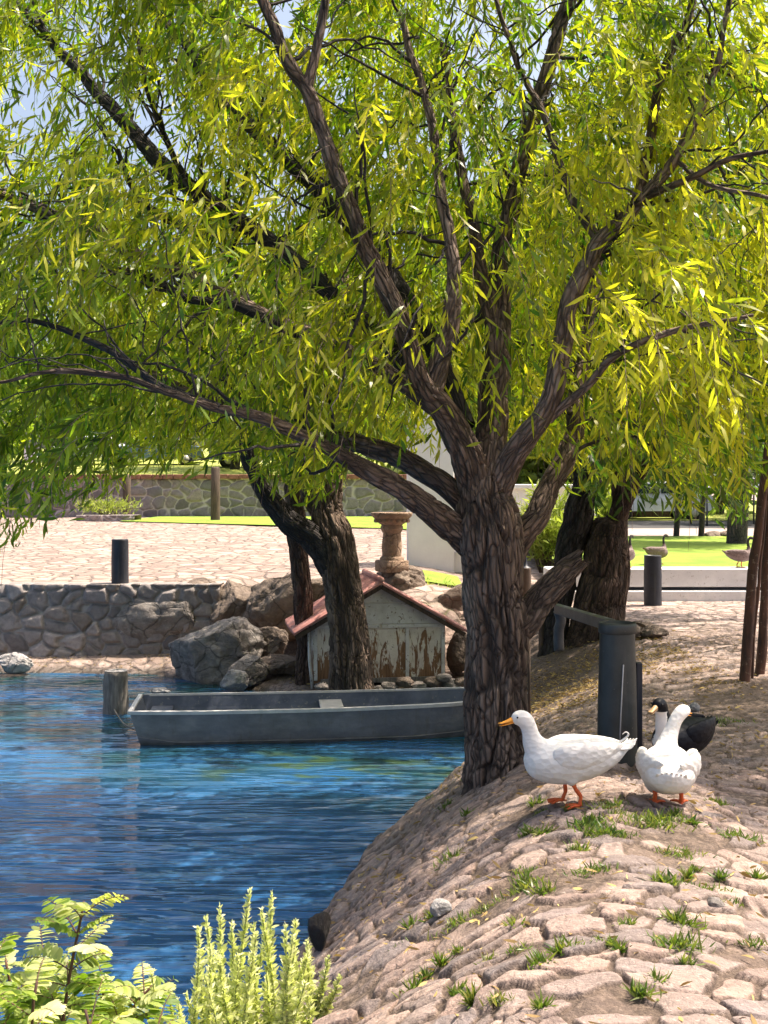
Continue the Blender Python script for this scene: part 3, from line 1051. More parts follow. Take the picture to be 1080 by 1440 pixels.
def tint_main(P, rg):
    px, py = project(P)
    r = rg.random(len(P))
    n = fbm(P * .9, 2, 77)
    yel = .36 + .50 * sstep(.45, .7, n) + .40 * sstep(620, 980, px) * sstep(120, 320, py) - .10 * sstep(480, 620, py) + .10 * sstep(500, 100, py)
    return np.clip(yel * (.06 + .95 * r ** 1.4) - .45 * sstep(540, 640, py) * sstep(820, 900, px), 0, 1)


SUN_EL, SUN_AZ = math.radians(64), math.radians(72)
SUNV = np.array([math.sin(SUN_AZ) * math.cos(SUN_EL), math.cos(SUN_AZ) * math.cos(SUN_EL), math.sin(SUN_EL)])
SUNNY = np.array([(.72, 5.75, .35, .36), (1.05, 5.75, .35, .32), (1.45, 5.75, .35, .36), (1.0, 4.9, .0, .25)])
CM = (TX, TD + .3, 3.6)
rg1 = np.random.default_rng(101)
willow_crown(main, OM, 'leaf', 5800, (-160, 1240), (-210, 705), (TD - .75, TD + 3.0), rg1, CM, tintf=tint_main, K=24, leafL=(.075, .15), leafW=(.015, .027), sway=.19, keepp=.55, nz=(-75, 10))

willow_crown(main, OM, 'leaf', 620, (1090, 1560), (-220, 470), (TD - .2, TD + 4.2), rg1, CM, tintf=tint_main, K=20, leafL=(.09, .17), leafW=(.02, .032), twig_mat=None)  # unseen foliage right of the frame, added to shade the path

willow_crown(main, OM, 'leaf', 520, (830, 1330), (120, 520), (5.7, 7.2), rg1, CM, tintf=lambda P, r: np.clip(.25 + .6 * r.random(len(P)), 0, 1), K=20, leafL=(.08, .145), leafW=(.017, .028), nz=(-190, -30))

# crown above the frame: seen only as shade and in the water
n = 120
P0 = rg1.normal(size=(n, 3))
P0 = nrm(P0) * np.cbrt(rg1.random((n, 1))) * np.array([3.6, 3.0, 1.6]) + np.array([TX - .4, TD + 1.9, 6.5])
P0 = P0[(P0[:, 2] > 5.6) & (P0[:, 0] < TX + .6)]
pos, ld, tan = strands(P0, nrm(P0 - np.array(CM)), rg1.uniform(.6, 1.1, len(P0)), 16, rg1)
b = pos.reshape(-1, 3)
leaves_mesh('crown', b, ld.reshape(-1, 3), rg1.uniform(.14, .22, len(b)), rg1.uniform(.03, .04, len(b)), rg1.random(len(b)) * .3, M['leaf'], main, OM, .3, rg1)


# ---- tree behind the boat, in front of the little house
def tree_at(name, label, px, py, d, cat='tree', group=None):
    p = at(px, py, d)
    return empty(name, p, label, cat, group), tuple(p)


t2, O2 = tree_at('willow_tree', 'forked brown willow trunk rising in front of the white duck house', 498, 985, 13.1)
D2 = 13.1
limb('trunk', [(498, 1000, D2), (496, 975, D2), (490, 900, D2), (480, 820, D2), (470, 760, D2), (462, 720, D2 + .05), (462, 660, D2 + .1), (466, 600, D2 + .2), (470, 500, D2 + .4), (480, 380, D2 + .6)],
     [66, 62, 56, 54, 56, 50, 42, 36, 26, 14], M['bark'], t2, seg=.03, nring=90, depth=.034, flare=.07, seed=41, origin=O2, fr=11)
limb('limb', [(470, 800, D2 - .02), (440, 755, D2 - .08), (405, 735, D2 - .14), (375, 695, D2 - .2), (355, 650, D2 - .25), (345, 590, D2 - .3), (330, 500, D2 - .3)],
     [44, 40, 34, 28, 24, 20, 12], M['bark_dark'], t2, seg=.03, nring=56, depth=.02, seed=42, origin=O2)
limb('limb', [(458, 730, D2 + .05), (436, 700, D2 + .1), (425, 650, D2 + .2), (415, 580, D2 + .3), (400, 480, D2 + .5)], [34, 26, 22, 20, 12], M['bark'], t2, seg=.03, nring=40, depth=.016, seed=43, origin=O2)
rg2 = np.random.default_rng(202)
b2x = [-300, 100, 200, 330, 380, 430, 480, 520, 600, 700]
b2y = [600, 600, 640, 660, 680, 715, 700, 640, 640, 600]
tl = lambda P, r: np.clip(.25 + .5 * sstep(.45, .65, fbm(P * .7, 2, 87)) * r.random(len(P)) + .3 * r.random(len(P)), 0, 1)
willow_crown(t2, O2, 'leaf_mid', 900, (210, 650), (380, 680), (D2 - 1.6, D2 + 2.4), rg2, (-.6, D2 + .4, 3.0), Lr=(.6, 1.2), K=16, leafL=(.15, .22), leafW=(.03, .045), tintf=tl, keep=False, sway=.25, bxx=b2x, byy=b2y)

t3, O3 = tree_at('slim_tree', 'slim straight dark trunk at the left corner of the duck house', 432, 975, 14.1)
limb('trunk', [(433, 990, 14.1), (432, 960, 14.1), (428, 880, 14.1), (421, 800, 14.1), (416, 740, 14.15), (412, 690, 14.2), (408, 620, 14.3), (400, 520, 14.4), (395, 420, 14.6)],
     [36, 32, 29, 27, 26, 24, 20, 15, 8], M['bark_red'], t3, seg=.03, nring=56, depth=.02, flare=.03, seed=44, origin=O3)
rg3 = np.random.default_rng(203)
willow_crown(t3, O3, 'leaf_mid', 260, (250, 560), (330, 600), (13.8, 15.6), rg3, (-1.1, 14.3, 3.2), Lr=(.6, 1.1), K=14, leafL=(.15, .22), leafW=(.03, .045), tintf=tl, keep=False, sway=.3, twig_mat=None, bxx=b2x, byy=b2y)

# ---- old trees right behind
xo, do, zo = pick(838, 893)
t4, O4 = empty('old_tree', (xo, do, zo), 'thick reddish trunk with a sawn-off left half, behind the dark leaning tree', 'tree'), (xo, do, zo)
limb('trunk', [(836, 915, do), (841, 885, do), (848, 830, do), (852, 780, do), (854, 755, do), (855, 738, do)], [92, 78, 68, 62, 56, 46], M['bark_red'], t4, seg=.03, nring=100, depth=.032, flare=.05, seed=45, origin=O4, fr=11)
limb('limb', [(856, 790, do), (866, 740, do), (873, 690, do + .1), (880, 600, do + .2), (900, 480, do + .4), (930, 330, do + .7)], [40, 34, 28, 26, 20, 10], M['bark_red'], t4, seg=.03, nring=48, depth=.016, seed=46, origin=O4)
limb('limb', [(868, 735, do), (905, 660, do - .3), (960, 600, do - .6), (1040, 560, do - .9), (1110, 540, do - 1.1)], [20, 17, 14, 10, 6], M['bark_red'], t4, seg=.04, nring=24, depth=.01, seed=47, origin=O4)
rg4 = np.random.default_rng(204)
b4x = [640, 700, 760, 800, 850, 880, 920, 960, 1000, 1040, 1080, 1200]
b4y = [560, 610, 640, 690, 745, 730, 735, 760, 735, 745, 705, 700]
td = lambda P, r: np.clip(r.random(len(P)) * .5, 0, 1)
willow_crown(t4, O4, 'leaf_dark', 1250, (690, 1200), (260, 710), (do - 1.8, do + 2.2), rg4, (2.6, do, 3.0), Lr=(.6, 1.25), K=16, leafL=(.15, .22), leafW=(.03, .046), tintf=td, keep=False, sway=.25, bxx=b4x, byy=b4y)

xo, do5, zo = pick(779, 912)
t5, O5 = empty('leaning_tree', (xo, do5, zo), 'dark leaning trunk rising between the broken willow stub and the sawn-off trunk', 'tree'), (xo, do5, zo)
limb('trunk', [(776, 930, do5), (780, 905, do5), (784, 860, do5), (794, 810, do5), (806, 760, do5), (820, 700, do5), (828, 650, do5 + .05), (833, 600, do5 + .1), (842, 540, do5 + .2), (846, 440, do5 + .4), (840, 300, do5 + .8)],
     [40, 37, 37, 39, 42, 40, 36, 33, 28, 21, 11], M['bark_dark'], t5, seg=.03, nring=80, depth=.03, flare=.03, seed=48, origin=O5, fr=11)
limb('limb', [(822, 690, do5), (800, 630, do5 + .1), (797, 570, do5 + .2), (785, 480, do5 + .4), (760, 380, do5 + .6)], [24, 20, 18, 14, 8], M['bark_dark'], t5, seg=.03, nring=32, depth=.012, seed=49, origin=O5)
rg5 = np.random.default_rng(205)
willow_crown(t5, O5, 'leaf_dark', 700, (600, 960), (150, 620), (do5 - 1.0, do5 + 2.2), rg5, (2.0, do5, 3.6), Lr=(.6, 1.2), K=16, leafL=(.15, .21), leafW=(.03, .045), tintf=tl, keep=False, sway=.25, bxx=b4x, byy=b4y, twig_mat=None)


# ---- far trees
def far_tree(name, label, x, y, z0, hgt, rad, n, mat, seed, leaf=.34, trunk_r=.22, bot=.06, group='trees beyond the plaza', shape=1.0, bark='bark_dark'):
    rg = np.random.default_rng(seed)
    o = empty(name, (x, y, z0), label, 'tree', group)
    top = z0 + hgt
    P = np.array([(x, y, z0 - .3), (x + .05 * rad, y, z0 + hgt * .3), (x - .03 * rad, y, z0 + hgt * .6), (x, y, z0 + hgt * .9)])
    PR = catmull(np.hstack([P, np.array([[1], [.8], [.5], [.15]]) * trunk_r]), 30)
    V, q, co = tube(PR[:, :3], PR[:, 3], 20)
    mb = MB()
    mb.add(V, q)
    cos_ = [co]
    for k in range(7):
        a = rg.uniform(0, 6.28)
        zz = z0 + hgt * rg.uniform(.25, .6)
        s0 = np.array([x, y, zz])
        s1 = s0 + np.array([math.cos(a) * rad * .6, math.sin(a) * rad * .6, hgt * rg.uniform(.1, .3)])
        PP = catmull(np.array([s0, (s0 + s1) / 2 + [0, 0, -.1 * hgt * .3], s1]), 10)
        V, q, co = tube(PP, np.linspace(trunk_r * .45, trunk_r * .12, 10), 8)
        mb.add(V, q)
        cos_.append(co)
    co = np.vstack(cos_)
    mb.build('trunk', M[bark], o, True, xf=lambda V: V - np.array([x, y, z0]), attrs={'barkco': co, 'furrow': np.zeros(len(co))})
    nc_ = 34
    c = nrm(rg.normal(size=(nc_, 3))) * np.cbrt(rg.uniform(.15, 1, (nc_, 1)))
    cz = bot + (1 - bot) * (c[:, 2] * .5 + .5)
    wid = np.clip(1 - np.abs(cz - bot - .3) * .9, .25, 1) if shape == 1.0 else np.clip((1 - cz) * 1.3, .06, 1)
    cc = np.stack([x + c[:, 0] * rad * wid, y + c[:, 1] * rad * wid, z0 + hgt * cz * .97], -1)
    idx = rg.integers(0, nc_, n)
    cr = rad * rg.uniform(.22, .42, nc_)
    dv = nrm(rg.normal(size=(n, 3)))
    r = np.cbrt(rg.uniform(.2, 1.0, n))[:, None] * cr[idx][:, None]
    base = cc[idx] + dv * r * np.array([1, 1, .75])
    ldv = nrm(dv * .5 + rg.normal(size=(n, 3)) * .6 + np.array([0, 0, -.55]))
    tint = np.clip(rg.random(nc_)[idx] * .5 + rg.random(n) * .35, 0, 1)
    leaves_mesh('crown', base, ldv, rg.uniform(.6, 1.2, n) * leaf, rg.uniform(.3, .55, n) * leaf, tint, M[mat], o, (x, y, z0), .3, rg)
    return o


def X(px, d):
    return (px - 540) * d / F


ft = [  # px, d, z0, height, radius, n, mat, label
    (-60, 44, 2.4, 9.5, 4.2, 5200, 'leaf_far', 'broad pale green tree behind the far stone wall at the left edge'),
    (150, 62, 3.2, 9.0, 4.6, 4200, 'leaf_far', 'pale green tree standing behind the parked cars above the stone wall'),
    (330, 50, 2.7, 9.5, 4.4, 4600, 'leaf_far', 'tree above the stone wall right of the parked cars'),
    (480, 46, 2.4, 11.5, 4.4, 5200, 'leaf_far', 'tall bright tree above the wall behind the forked trunk'),
    (640, 52, 1.0, 15.5, 5.2, 5600, 'leaf_dark', 'tall dark tree far behind the white pillar'),
    (790, 46, .6, 14.5, 4.6, 5600, 'leaf_far', 'tall pale tree far behind the low white building'),
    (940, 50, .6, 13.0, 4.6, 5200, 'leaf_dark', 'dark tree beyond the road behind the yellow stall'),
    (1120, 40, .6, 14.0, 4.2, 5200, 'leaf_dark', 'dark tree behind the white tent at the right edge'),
    (700, 75, 1.0, 22.0, 7.5, 4600, 'leaf_far', 'tallest hazy green tree in the far centre'),
    (20, 80, 3.5, 11.0, 6.5, 3600, 'leaf_dark', 'far dark green tree low behind the left trees'),
]
ft += [(740, 44, .6, 4.6, 3.0, 3600, 'leaf_far', 'low round bright tree just behind the low white building, left one'),
       (830, 43, .6, 4.2, 2.8, 3600, 'leaf_bush', 'low yellow-green tree just behind the low white building, right one'),
       (600, 45, 1.8, 6.0, 3.2, 3600, 'leaf_far', 'round bright tree directly behind the white pillar'),
       (1010, 47, .7, 5.0, 3.2, 3200, 'leaf_dark', 'low dark tree between the yellow stall and the white tent')]
for k, (px, d, z0, hg, rd, n, mt, lb) in enumerate(ft):
    far_tree('broadleaf_tree', lb, X(px, d), d, z0, hg, rd, int(n * 1.15), mt, 300 + k, leaf=.42 if d < 60 else .6)
far_tree('dark_conifer', 'tall dark conifer behind the yellow willow leaves at the upper right', X(1035, 24), 24, .45, 9.6, 2.4, 9000, 'leaf_dark', 350, leaf=.24, bot=.2, shape=.5, group=None)
# thin trunks standing on the far lawn edge
for k, (px, py0, wd, lb) in enumerate([(950, 756, 7, 'young tree with thin trunk at the edge of the lawn, left of its neighbour'), (985, 758, 8, 'young tree with thin trunk on the lawn edge left of the grey rubble')]):
    d = 27.5
    o = far_tree('young_tree', lb, X(px, d), d, .45, 4.2, 1.25, 1500, 'leaf_dark', 360 + k, leaf=.24, trunk_r=.075, bot=.35, group='young trees on the lawn edge')

# ------------------------------------------------------------------ shrubs and low plants
def shrub(name, label, px, py0, d, w_m, h_m, n, mat, seed, leafL=(.12, .24), cat='shrub', up=.7):
    rg = np.random.default_rng(seed)
    p = at(px, py0, d)
    o = empty(name, p, label, cat)
    m = MB()
    bases, dirs, ls, ti = [], [], [], []
    for k in range(26):
        a = rg.uniform(0, 6.28)
        r = w_m * .5 * math.sqrt(rg.random())
        end = np.array([math.cos(a) * r, math.sin(a) * r, h_m * rg.uniform(.55, 1.0) * (1 - .35 * (r / (w_m * .5)) ** 2)])
        PP = catmull(np.array([[end[0] * .15, end[1] * .15, -.1], [end[0] * .45, end[1] * .45, end[2] * .55], end]), 9)
        m.tube(PP, np.linspace(.014, .004, 9), 5)
        mm = n // 26
        t = rg.uniform(.15, 1, mm) ** .7
        ix = t * 8
        i0 = np.clip(ix.astype(int), 0, 7)
        q0 = PP[i0] + (PP[i0 + 1] - PP[i0]) * (ix - i0)[:, None]
        bases.append(q0 + rg.normal(size=(mm, 3)) * .05 * w_m)
        dv = nrm(rg.normal(size=(mm, 3)) * .6 + np.array([math.cos(a) * .4, math.sin(a) * .4, up]))
        dirs.append(dv)
        ti.append(np.clip(rg.random(mm) * .6 + .5 * t - .2, 0, 1))
    m.build('stem', M['darkwood'], o, True)
    base = np.vstack(bases)
    dv = np.vstack(dirs)
    nn = len(base)
    L = rg.uniform(*leafL, nn)
    leaves_mesh('foliage', base, dv, L, L * rg.uniform(.14, .22, nn), np.concatenate(ti), M[mat], o, (0, 0, 0), .45, rg)
    return o


shrub('feathery_shrub', 'bright yellow-green feathery shrub between the willow limb and the leaning trunk', 768, 797, 18.6, 1.5, 1.35, 2600, 'leaf_bush', 501)
shrub('feathery_shrub', 'taller pale green shrub behind the top of the sawn-off trunk', 850, 797, 19.5, .9, 2.0, 1500, 'leaf_bush', 502)
shrub('low_shrub', 'small green shrub at the foot of the pedestal rock', 600, 838, 16.9, .9, .22, 700, 'leaf_bush', 503, (.05, .12))
shrub('low_shrub', 'low sunlit planting in the stone planter by the far wall', 150, 722, 33.2, 2.0, .35, 800, 'leaf_bush', 504, (.1, .22))

# pinnate shrub at the lower left
def pinnate(rg, base, d, L, sagn, out):
    """appends leaflets of one compound leaf"""
    npair = 14
    d = nrm(d)
    t = (np.arange(npair) + .8) / npair
    cur = base[None] + d[None] * L * t[:, None] + np.array([0, 0, -1.0])[None] * (sagn * L * t[:, None] ** 2)
    up = nrm(np.array([0, 0, 1.0]) - d * d[2] + rg.normal(size=3) * .25)
    sd = np.cross(d, up)
    prof = np.sin(np.clip(t * 2.6 + .35, 0, 3.0))
    for sgn in (-1, 1):
        ld = nrm(sd[None] * sgn + d[None] * .45 + np.array([0, 0, -.25])[None] + rg.normal(size=(npair, 3)) * .08)
        out[0].append(cur)
        out[1].append(ld)
        out[2].append(L * .27 * np.maximum(prof, .3))
    out[3].append(np.vstack([base[None], cur]))


def pinnate_shrub(label, root, stems, seed):
    rg = np.random.default_rng(seed)
    o = empty('pinnate_shrub', root, label, 'shrub')
    out = [[], [], [], []]
    m = MB()
    tints = []
    for st in stems:
        PP = catmull(np.array(st), 26)
        m.tube(PP, np.linspace(.008, .0035, 26), 8)
        nl = max(int(len(st) * 8.5), 18)
        for k in range(nl):
            t = .12 + .88 * (k + .5) / nl
            i = int(t * 25)
            a = k * 2.4 + rg.uniform(-.4, .4)
            el = .25 + .5 * t if t < .92 else 1.0
            d = np.array([math.cos(a), math.sin(a), el])
            before = len(out[0])
            pinnate(rg, PP[i], d, rg.uniform(.14, .23) * (1.05 - .5 * max(t - .7, 0)), rg.uniform(.25, .5), out)
            tv = rg.random() ** 2.2 * .85
            for b in out[0][before:]:
                tints.append(np.full(len(b), min(tv, 1)))
    for pth in out[3]:
        m.tube(pth, np.linspace(.0022, .001, len(pth)), 4, False)
    xf = lambda V: V - np.array(root)
    m.build('stem', M['rustpole'], o, True, xf=xf)
    base, dv, L = np.vstack(out[0]), np.vstack(out[1]), np.concatenate(out[2])
    n = len(base)
    # rounded leaflets
    dv = nrm(dv)
    rv = nrm(rg.normal(size=(n, 3)) * .35 + np.array([0, 0, 1.0]))
    side = nrm(np.cross(dv, rv))
    nor = np.cross(side, dv)
    Wd = L * .40
    ts = [(0, 0), (.15, .62), (.45, 1.0), (.8, .8), (1, 0)]
    vs = []
    for t, w_ in ts:
        cpt = base + dv * (L * t)[:, None] - nor * (L * .18 * t * t)[:, None]
        if w_ == 0:
            vs.append(cpt)
        else:
            vs.append(cpt + side * (Wd * w_ / 2)[:, None] + nor * (Wd * .10)[:, None])
            vs.append(cpt - side * (Wd * w_ / 2)[:, None] + nor * (Wd * .10)[:, None])
    V = np.stack(vs, 1).reshape(-1, 3)
    k = np.arange(n)[:, None] * 8
    q = np.concatenate([k + np.array([[1, 2, 4, 3]]), k + np.array([[3, 4, 6, 5]])])
    t = np.concatenate([k + np.array([[0, 2, 1]]), k + np.array([[5, 6, 7]])])
    tint = np.concatenate(tints)
    build('foliage', V - np.array(root), q, t, M['leaf_fern'], o, True, {'tint': np.repeat(np.clip(tint + rg.normal(size=n) * .08, 0, 1), 8)})
    return o


def stem_px(pts, d):
    return [at(a, b_, d + (c if len(q_) > 2 else 0)) for q_ in pts for a, b_, c in [(*q_, 0) if len(q_) == 2 else q_]]


dF = 3.05
root = at(60, 1690, dF)
root[2] = hz(root[0], root[1]) - .05
st = []
r0 = np.array(root)
for pts in ([(75, 1560), (88, 1440), (100, 1360), (112, 1300), (118, 1268)], [(40, 1570, -.1), (10, 1480, -.15), (-10, 1400, -.2), (-20, 1350, -.2)], [(110, 1560, .1), (150, 1480, .15), (185, 1420, .2), (215, 1385, .2)],
            [(60, 1580, -.2), (50, 1500, -.25), (45, 1430, -.3), (52, 1380, -.3)], [(110, 1600, -.1), (150, 1530, -.15), (190, 1475, -.2), (240, 1440, -.2)], [(30, 1600, .05), (25, 1500, .1), (20, 1420, .1), (8, 1350, .1)], [(100, 1590, .2), (130, 1500, .25), (140, 1430, .3), (150, 1370, .3)], [(20, 1620, -.2), (0, 1560, -.3), (-10, 1500, -.3), (5, 1440, -.3)], [(90, 1600, -.25), (110, 1540, -.3), (130, 1480, -.35), (120, 1420, -.35)], [(50, 1600, .15), (60, 1500, .2), (70, 1420, .25), (60, 1350, .3)]):
    st.append([r0] + stem_px(pts, dF))
pinnate_shrub('yellow-green shrub with feather-like compound leaves at the lower left corner', tuple(root), st, 601)


def spike_plant(label, stems, seed):
    rg = np.random.default_rng(seed)
    root = np.mean([s[0] for s in stems], 0)
    o = empty('flower_spike_plant', root, label, 'plant')
    m = MB()
    B, D_, L_, T_ = [], [], [], []
    for s in stems:
        PP = catmull(np.array(s), 30)
        m.tube(PP, np.linspace(.006, .002, 30), 6)
        Lt = np.linalg.norm(PP[-1] - PP[0])
        n = int(Lt * 900)
        t = np.sort(rg.uniform(.08, 1, n))
        ix = t * 29
        i0 = np.clip(ix.astype(int), 0, 28)
        p = PP[i0] + (PP[i0 + 1] - PP[i0]) * (ix - i0)[:, None]
        a = np.arange(n) * 2.4 + rg.uniform(-.5, .5, n)
        up = .35 + .7 * t + rg.normal(size=n) * .5
        dv = nrm(np.stack([np.cos(a), np.sin(a), up], -1))
        sz = np.where(rg.random(n) < .45, .5, 1.0) * np.interp(t, [0, .5, .85, 1], [.040, .033, .025, .014]) * rg.uniform(.7, 1.25, n)
        B.append(p)
        D_.append(dv)
        L_.append(sz)
        T_.append(np.clip(.08 + .75 * t ** 1.6 * rg.random(n) + .25 * (sz < .02), 0, 1))
    B, D_, L_, T_ = np.vstack(B), np.vstack(D_), np.concatenate(L_), np.concatenate(T_)
    m.build('stem', M['leaf_spike_stem'], o, True, xf=lambda V: V - root)
    leaves_mesh('foliage', B, D_, L_, L_ * rg.uniform(.26, .46, len(L_)), T_, M['leaf_spike'], o, root, -.35, rg, .35)
    return o


M['leaf_spike_stem'] = mat_simple('pale_green_stem', (.16, .21, .06), (.26, .31, .11), 8, .7, .1)
rg6 = np.random.default_rng(606)
stems = []
spk = [(275, 1310), (298, 1325), (312, 1275), (345, 1250), (330, 1330), (385, 1245), (366, 1300), (400, 1300), (420, 1290), (433, 1315), (285, 1360), (320, 1370), (352, 1350), (378, 1360), (405, 1350), (268, 1390), (340, 1400), (300, 1400), (425, 1370), (395, 1400), (365, 1390), (290, 1290), (322, 1300), (350, 1290), (372, 1320), (410, 1315), (440, 1335), (280, 1340), (305, 1340), (335, 1360), (392, 1335), (428, 1345), (445, 1395), (260, 1420), (310, 1345), (372, 1275), (415, 1335)]
for (px, py) in spk:
    d = 3.35 + rg6.uniform(-.16, .22)
    top = at(px + rg6.uniform(-7, 7), py + rg6.uniform(-8, 14), d)
    bxp = 350 + (px - 350) * .55
    bt = at(bxp, 1600, d)
    bt[2] = hz(bt[0], bt[1]) - .03
    mid = (bt * .5 + top * .5) + np.array([rg6.uniform(-.045, .045), rg6.uniform(-.04, .04), 0])
    stems.append([bt, mid, top])
spike_plant('clump of pale yellow-green flower spikes growing at the water edge, bottom centre', stems, 607)
stems = []
for (px, py) in [(213, 1365), (237, 1392), (222, 1415), (250, 1405)]:
    d = 3.2 + rg6.uniform(-.1, .1)
    top = at(px, py, d)
    bt = at(px + 30, 1640, d)
    bt[2] = min(hz(bt[0], bt[1]), -.6) - .03
    stems.append([bt, (bt + top) / 2 + np.array([.02, 0, 0]), top])
spike_plant('thin pale spikes between the feather-leaved shrub and the large spike clump', stems, 608)
stems = []
for (px, py, b_) in [(462, 1345, 1430), (478, 1372, 1440), (452, 1385, 1450), (440, 1360, 1440), (468, 1400, 1470)]:
    xg, dg, zg = pick(px - 14, b_)
    rt0 = stems[0][0] if stems else np.array([xg, dg, zg - .02])
    dg = rt0[1]
    stems.append([rt0, rt0 * .5 + at(px - 5, py, dg) * .5 + np.array([.02 * (px - 458) / 20, 0, 0]), at(px, py, dg)])
spike_plant('few green sprigs on the cobbles right of the large spike clump', stems, 609)


# ------------------------------------------------------------------ grass tufts and leaf litter
def blades(name, spots, mat, seed, label, hgt=(.02, .06), per=60):
    rg = np.random.default_rng(seed)
    B, D_, L_, T_ = [], [], [], []
    for (px, py, wpx) in spots:
        x, d, z = pick(px, py)
        rw = wpx * d / F / 2
        n = int(per * max(rw / .09, .5) ** 1.4)
        a = rg.normal(size=(n, 2)) * np.array([rw * .62, rw * .34])
        xx, yy = x + a[:, 0], d + a[:, 1]
        zz = height(xx, yy)
        B.append(np.stack([xx, yy, zz - .005], -1))
        D_.append(nrm(rg.normal(size=(n, 3)) * np.array([.6, .6, .2]) + np.array([0, 0, .8])))
        L_.append(rg.uniform(*hgt, n) * rg.uniform(.55, 1.25))
        T_.append(np.clip(rg.random(n) ** 1.6 * rg.uniform(.4, 1.1), 0, 1))
    B, D_, L_, T_ = np.vstack(B), np.vstack(D_), np.concatenate(L_), np.concatenate(T_)
    o = leaves_mesh(name, B, D_, L_, L_ * .10 + .0018, T_, M[mat], None, (0, 0, 0), .5, rg)
    return tag(o, label, 'grass', None, 'stuff')


tufts = [(832, 1226, 60), (735, 1252, 46), (762, 1256, 30), (682, 1278, 42), (940, 1242, 40), (992, 1252, 46), (1025, 1272, 34), (962, 1302, 36), (955, 1332, 56), (727, 1336, 36), (810, 1336, 26),
         (915, 1160, 70), (855, 1135, 40), (830, 1160, 46), (880, 1178, 30), (955, 1202, 56), (640, 1302, 40), (812, 1197, 26), (1020, 1015, 40), (985, 1020, 50), (870, 1148, 40), (790, 1340, 20), (1060, 1330, 36),
         (1010, 1130, 30), (720, 1080, 40), (660, 1092, 40), (795, 1300, 20), (700, 1410, 30), (760, 1360, 24), (900, 1400, 30), (1040, 1180, 40), (630, 1210, 26), (850, 1330, 24), (580, 1390, 26), (885, 1300, 20), (930, 1155, 40), (845, 1175, 50)]
rgt = np.random.default_rng(77)
tufts += [(float(a), float(b), float(c)) for a, b, c in zip(rgt.uniform(560, 1075, 34), 1120 + 310 * rgt.random(34) ** 1.3, rgt.uniform(5, 18, 34))]
blades('grass', tufts, 'grass', 701, 'green grass tufts between the cobbles', per=190)


def litter(n, seed, region, name='fallen_leaves', label='dry yellow-brown leaves scattered over the ground', size=(.02, .06)):
    rg = np.random.default_rng(seed)
    B, D_, L_, T_ = [], [], [], []
    for (x0, x1, y0, y1, m) in region:
        xx, yy = rg.uniform(x0, x1, m), rg.uniform(y0, y1, m)
        s = shore_dist(xx, yy)
        cl = fbm(np.stack([xx * 1.4, yy * 1.4, xx * 0], -1), 3, 71)
        ok = (s > .15) & (rg.random(m) < sstep(.38, .62, cl) + .12)
        xx, yy = xx[ok], yy[ok]
        zz = height(xx, yy) + .012
        B.append(np.stack([xx, yy, zz], -1))
        k = len(xx)
        D_.append(nrm(np.stack([rg.normal(size=k), rg.normal(size=k), rg.normal(size=k) * .22], -1)))
        L_.append(rg.uniform(*size, k))
        T_.append(rg.random(k))
    B, D_, L_, T_ = np.vstack(B), np.vstack(D_), np.concatenate(L_), np.concatenate(T_)
    o = leaves_mesh(name, B, D_, L_, L_ * rg.uniform(.18, .3, len(L_)), T_, M['litter'], None, (0, 0, 0), .4, rg)
    return tag(o, label, 'leaf litter', None, 'stuff')


litter(0, 711, [(-.6, 2.4, 3.0, 7.0, 1500), (.3, 3.6, 7.0, 9.6, 2600), (1.0, 3.0, 9.4, 13.2, 9000), (2.5, 6.0, 9.0, 13.0, 1500), (-6, -2, 15.6, 16.3, 600), (-1.2, 1.3, 13.4, 14.6, 800)])


# ------------------------------------------------------------------ rocks
def icosphere(sub):
    import bmesh
    bm = bmesh.new()
    bmesh.ops.create_icosphere(bm, subdivisions=sub, radius=1)
    V = np.array([v.co[:] for v in bm.verts])
    T_ = np.array([[v.index for v in f.verts] for f in bm.faces])
    bm.free()
    return V, T_


ICO5 = icosphere(5)
ICO4 = icosphere(4)


def rock_shape(size, seed, sub=5, cuts=9, rough=.12):
    rg = np.random.default_rng(seed)
    V, T_ = ICO5 if sub == 5 else ICO4
    V = V.copy()
    for k in range(cuts):
        n = nrm(rg.normal(size=3))
        h = rg.uniform(.55, .85)
        d = V @ n
        V = V - np.clip(d - h, 0, None)[:, None] * n * .9
    r = fbm(V * 1.6 + seed, 3, seed) - .5
    r2 = fbm(V * 5 + seed * 2, 4, seed + 9) - .5
    rid = np.abs(fbm(V * 2.6 + seed * 3, 3, seed + 4) - .5)
    V = V * (1 + rough * 2.2 * r + rough * 1.3 * r2 - rough * 1.2 * np.clip(.06 - rid, 0, 1) * 8)[:, None]
    return V * np.array(size) / 2, T_


def rock(label, px, py0, wpx, hpx, d, mat, seed, depth=None, rz=None, name='boulder', cat='rock', group=None, sink=.12, cuts=9, sub=5, tilt=0.0):
    w_m, h_m = wpx * d / F, hpx * d / F
    dp = depth or w_m * .8
    V, T_ = rock_shape((w_m * 1.08, dp, h_m * (1.08 + sink * 1.2)), seed, sub, cuts)
    p = at(px, py0, d + dp * .35)
    p[2] = CAMZ - (py0 - HZ) * d / F
    V = V + np.array([0, 0, h_m * (.5 - sink * .5)])
    o = build(name, V, None, T_, M[mat], None, True)
    o.location = p
    o.rotation_euler = (0, tilt, 0)
    return tag(o, label, cat, group)


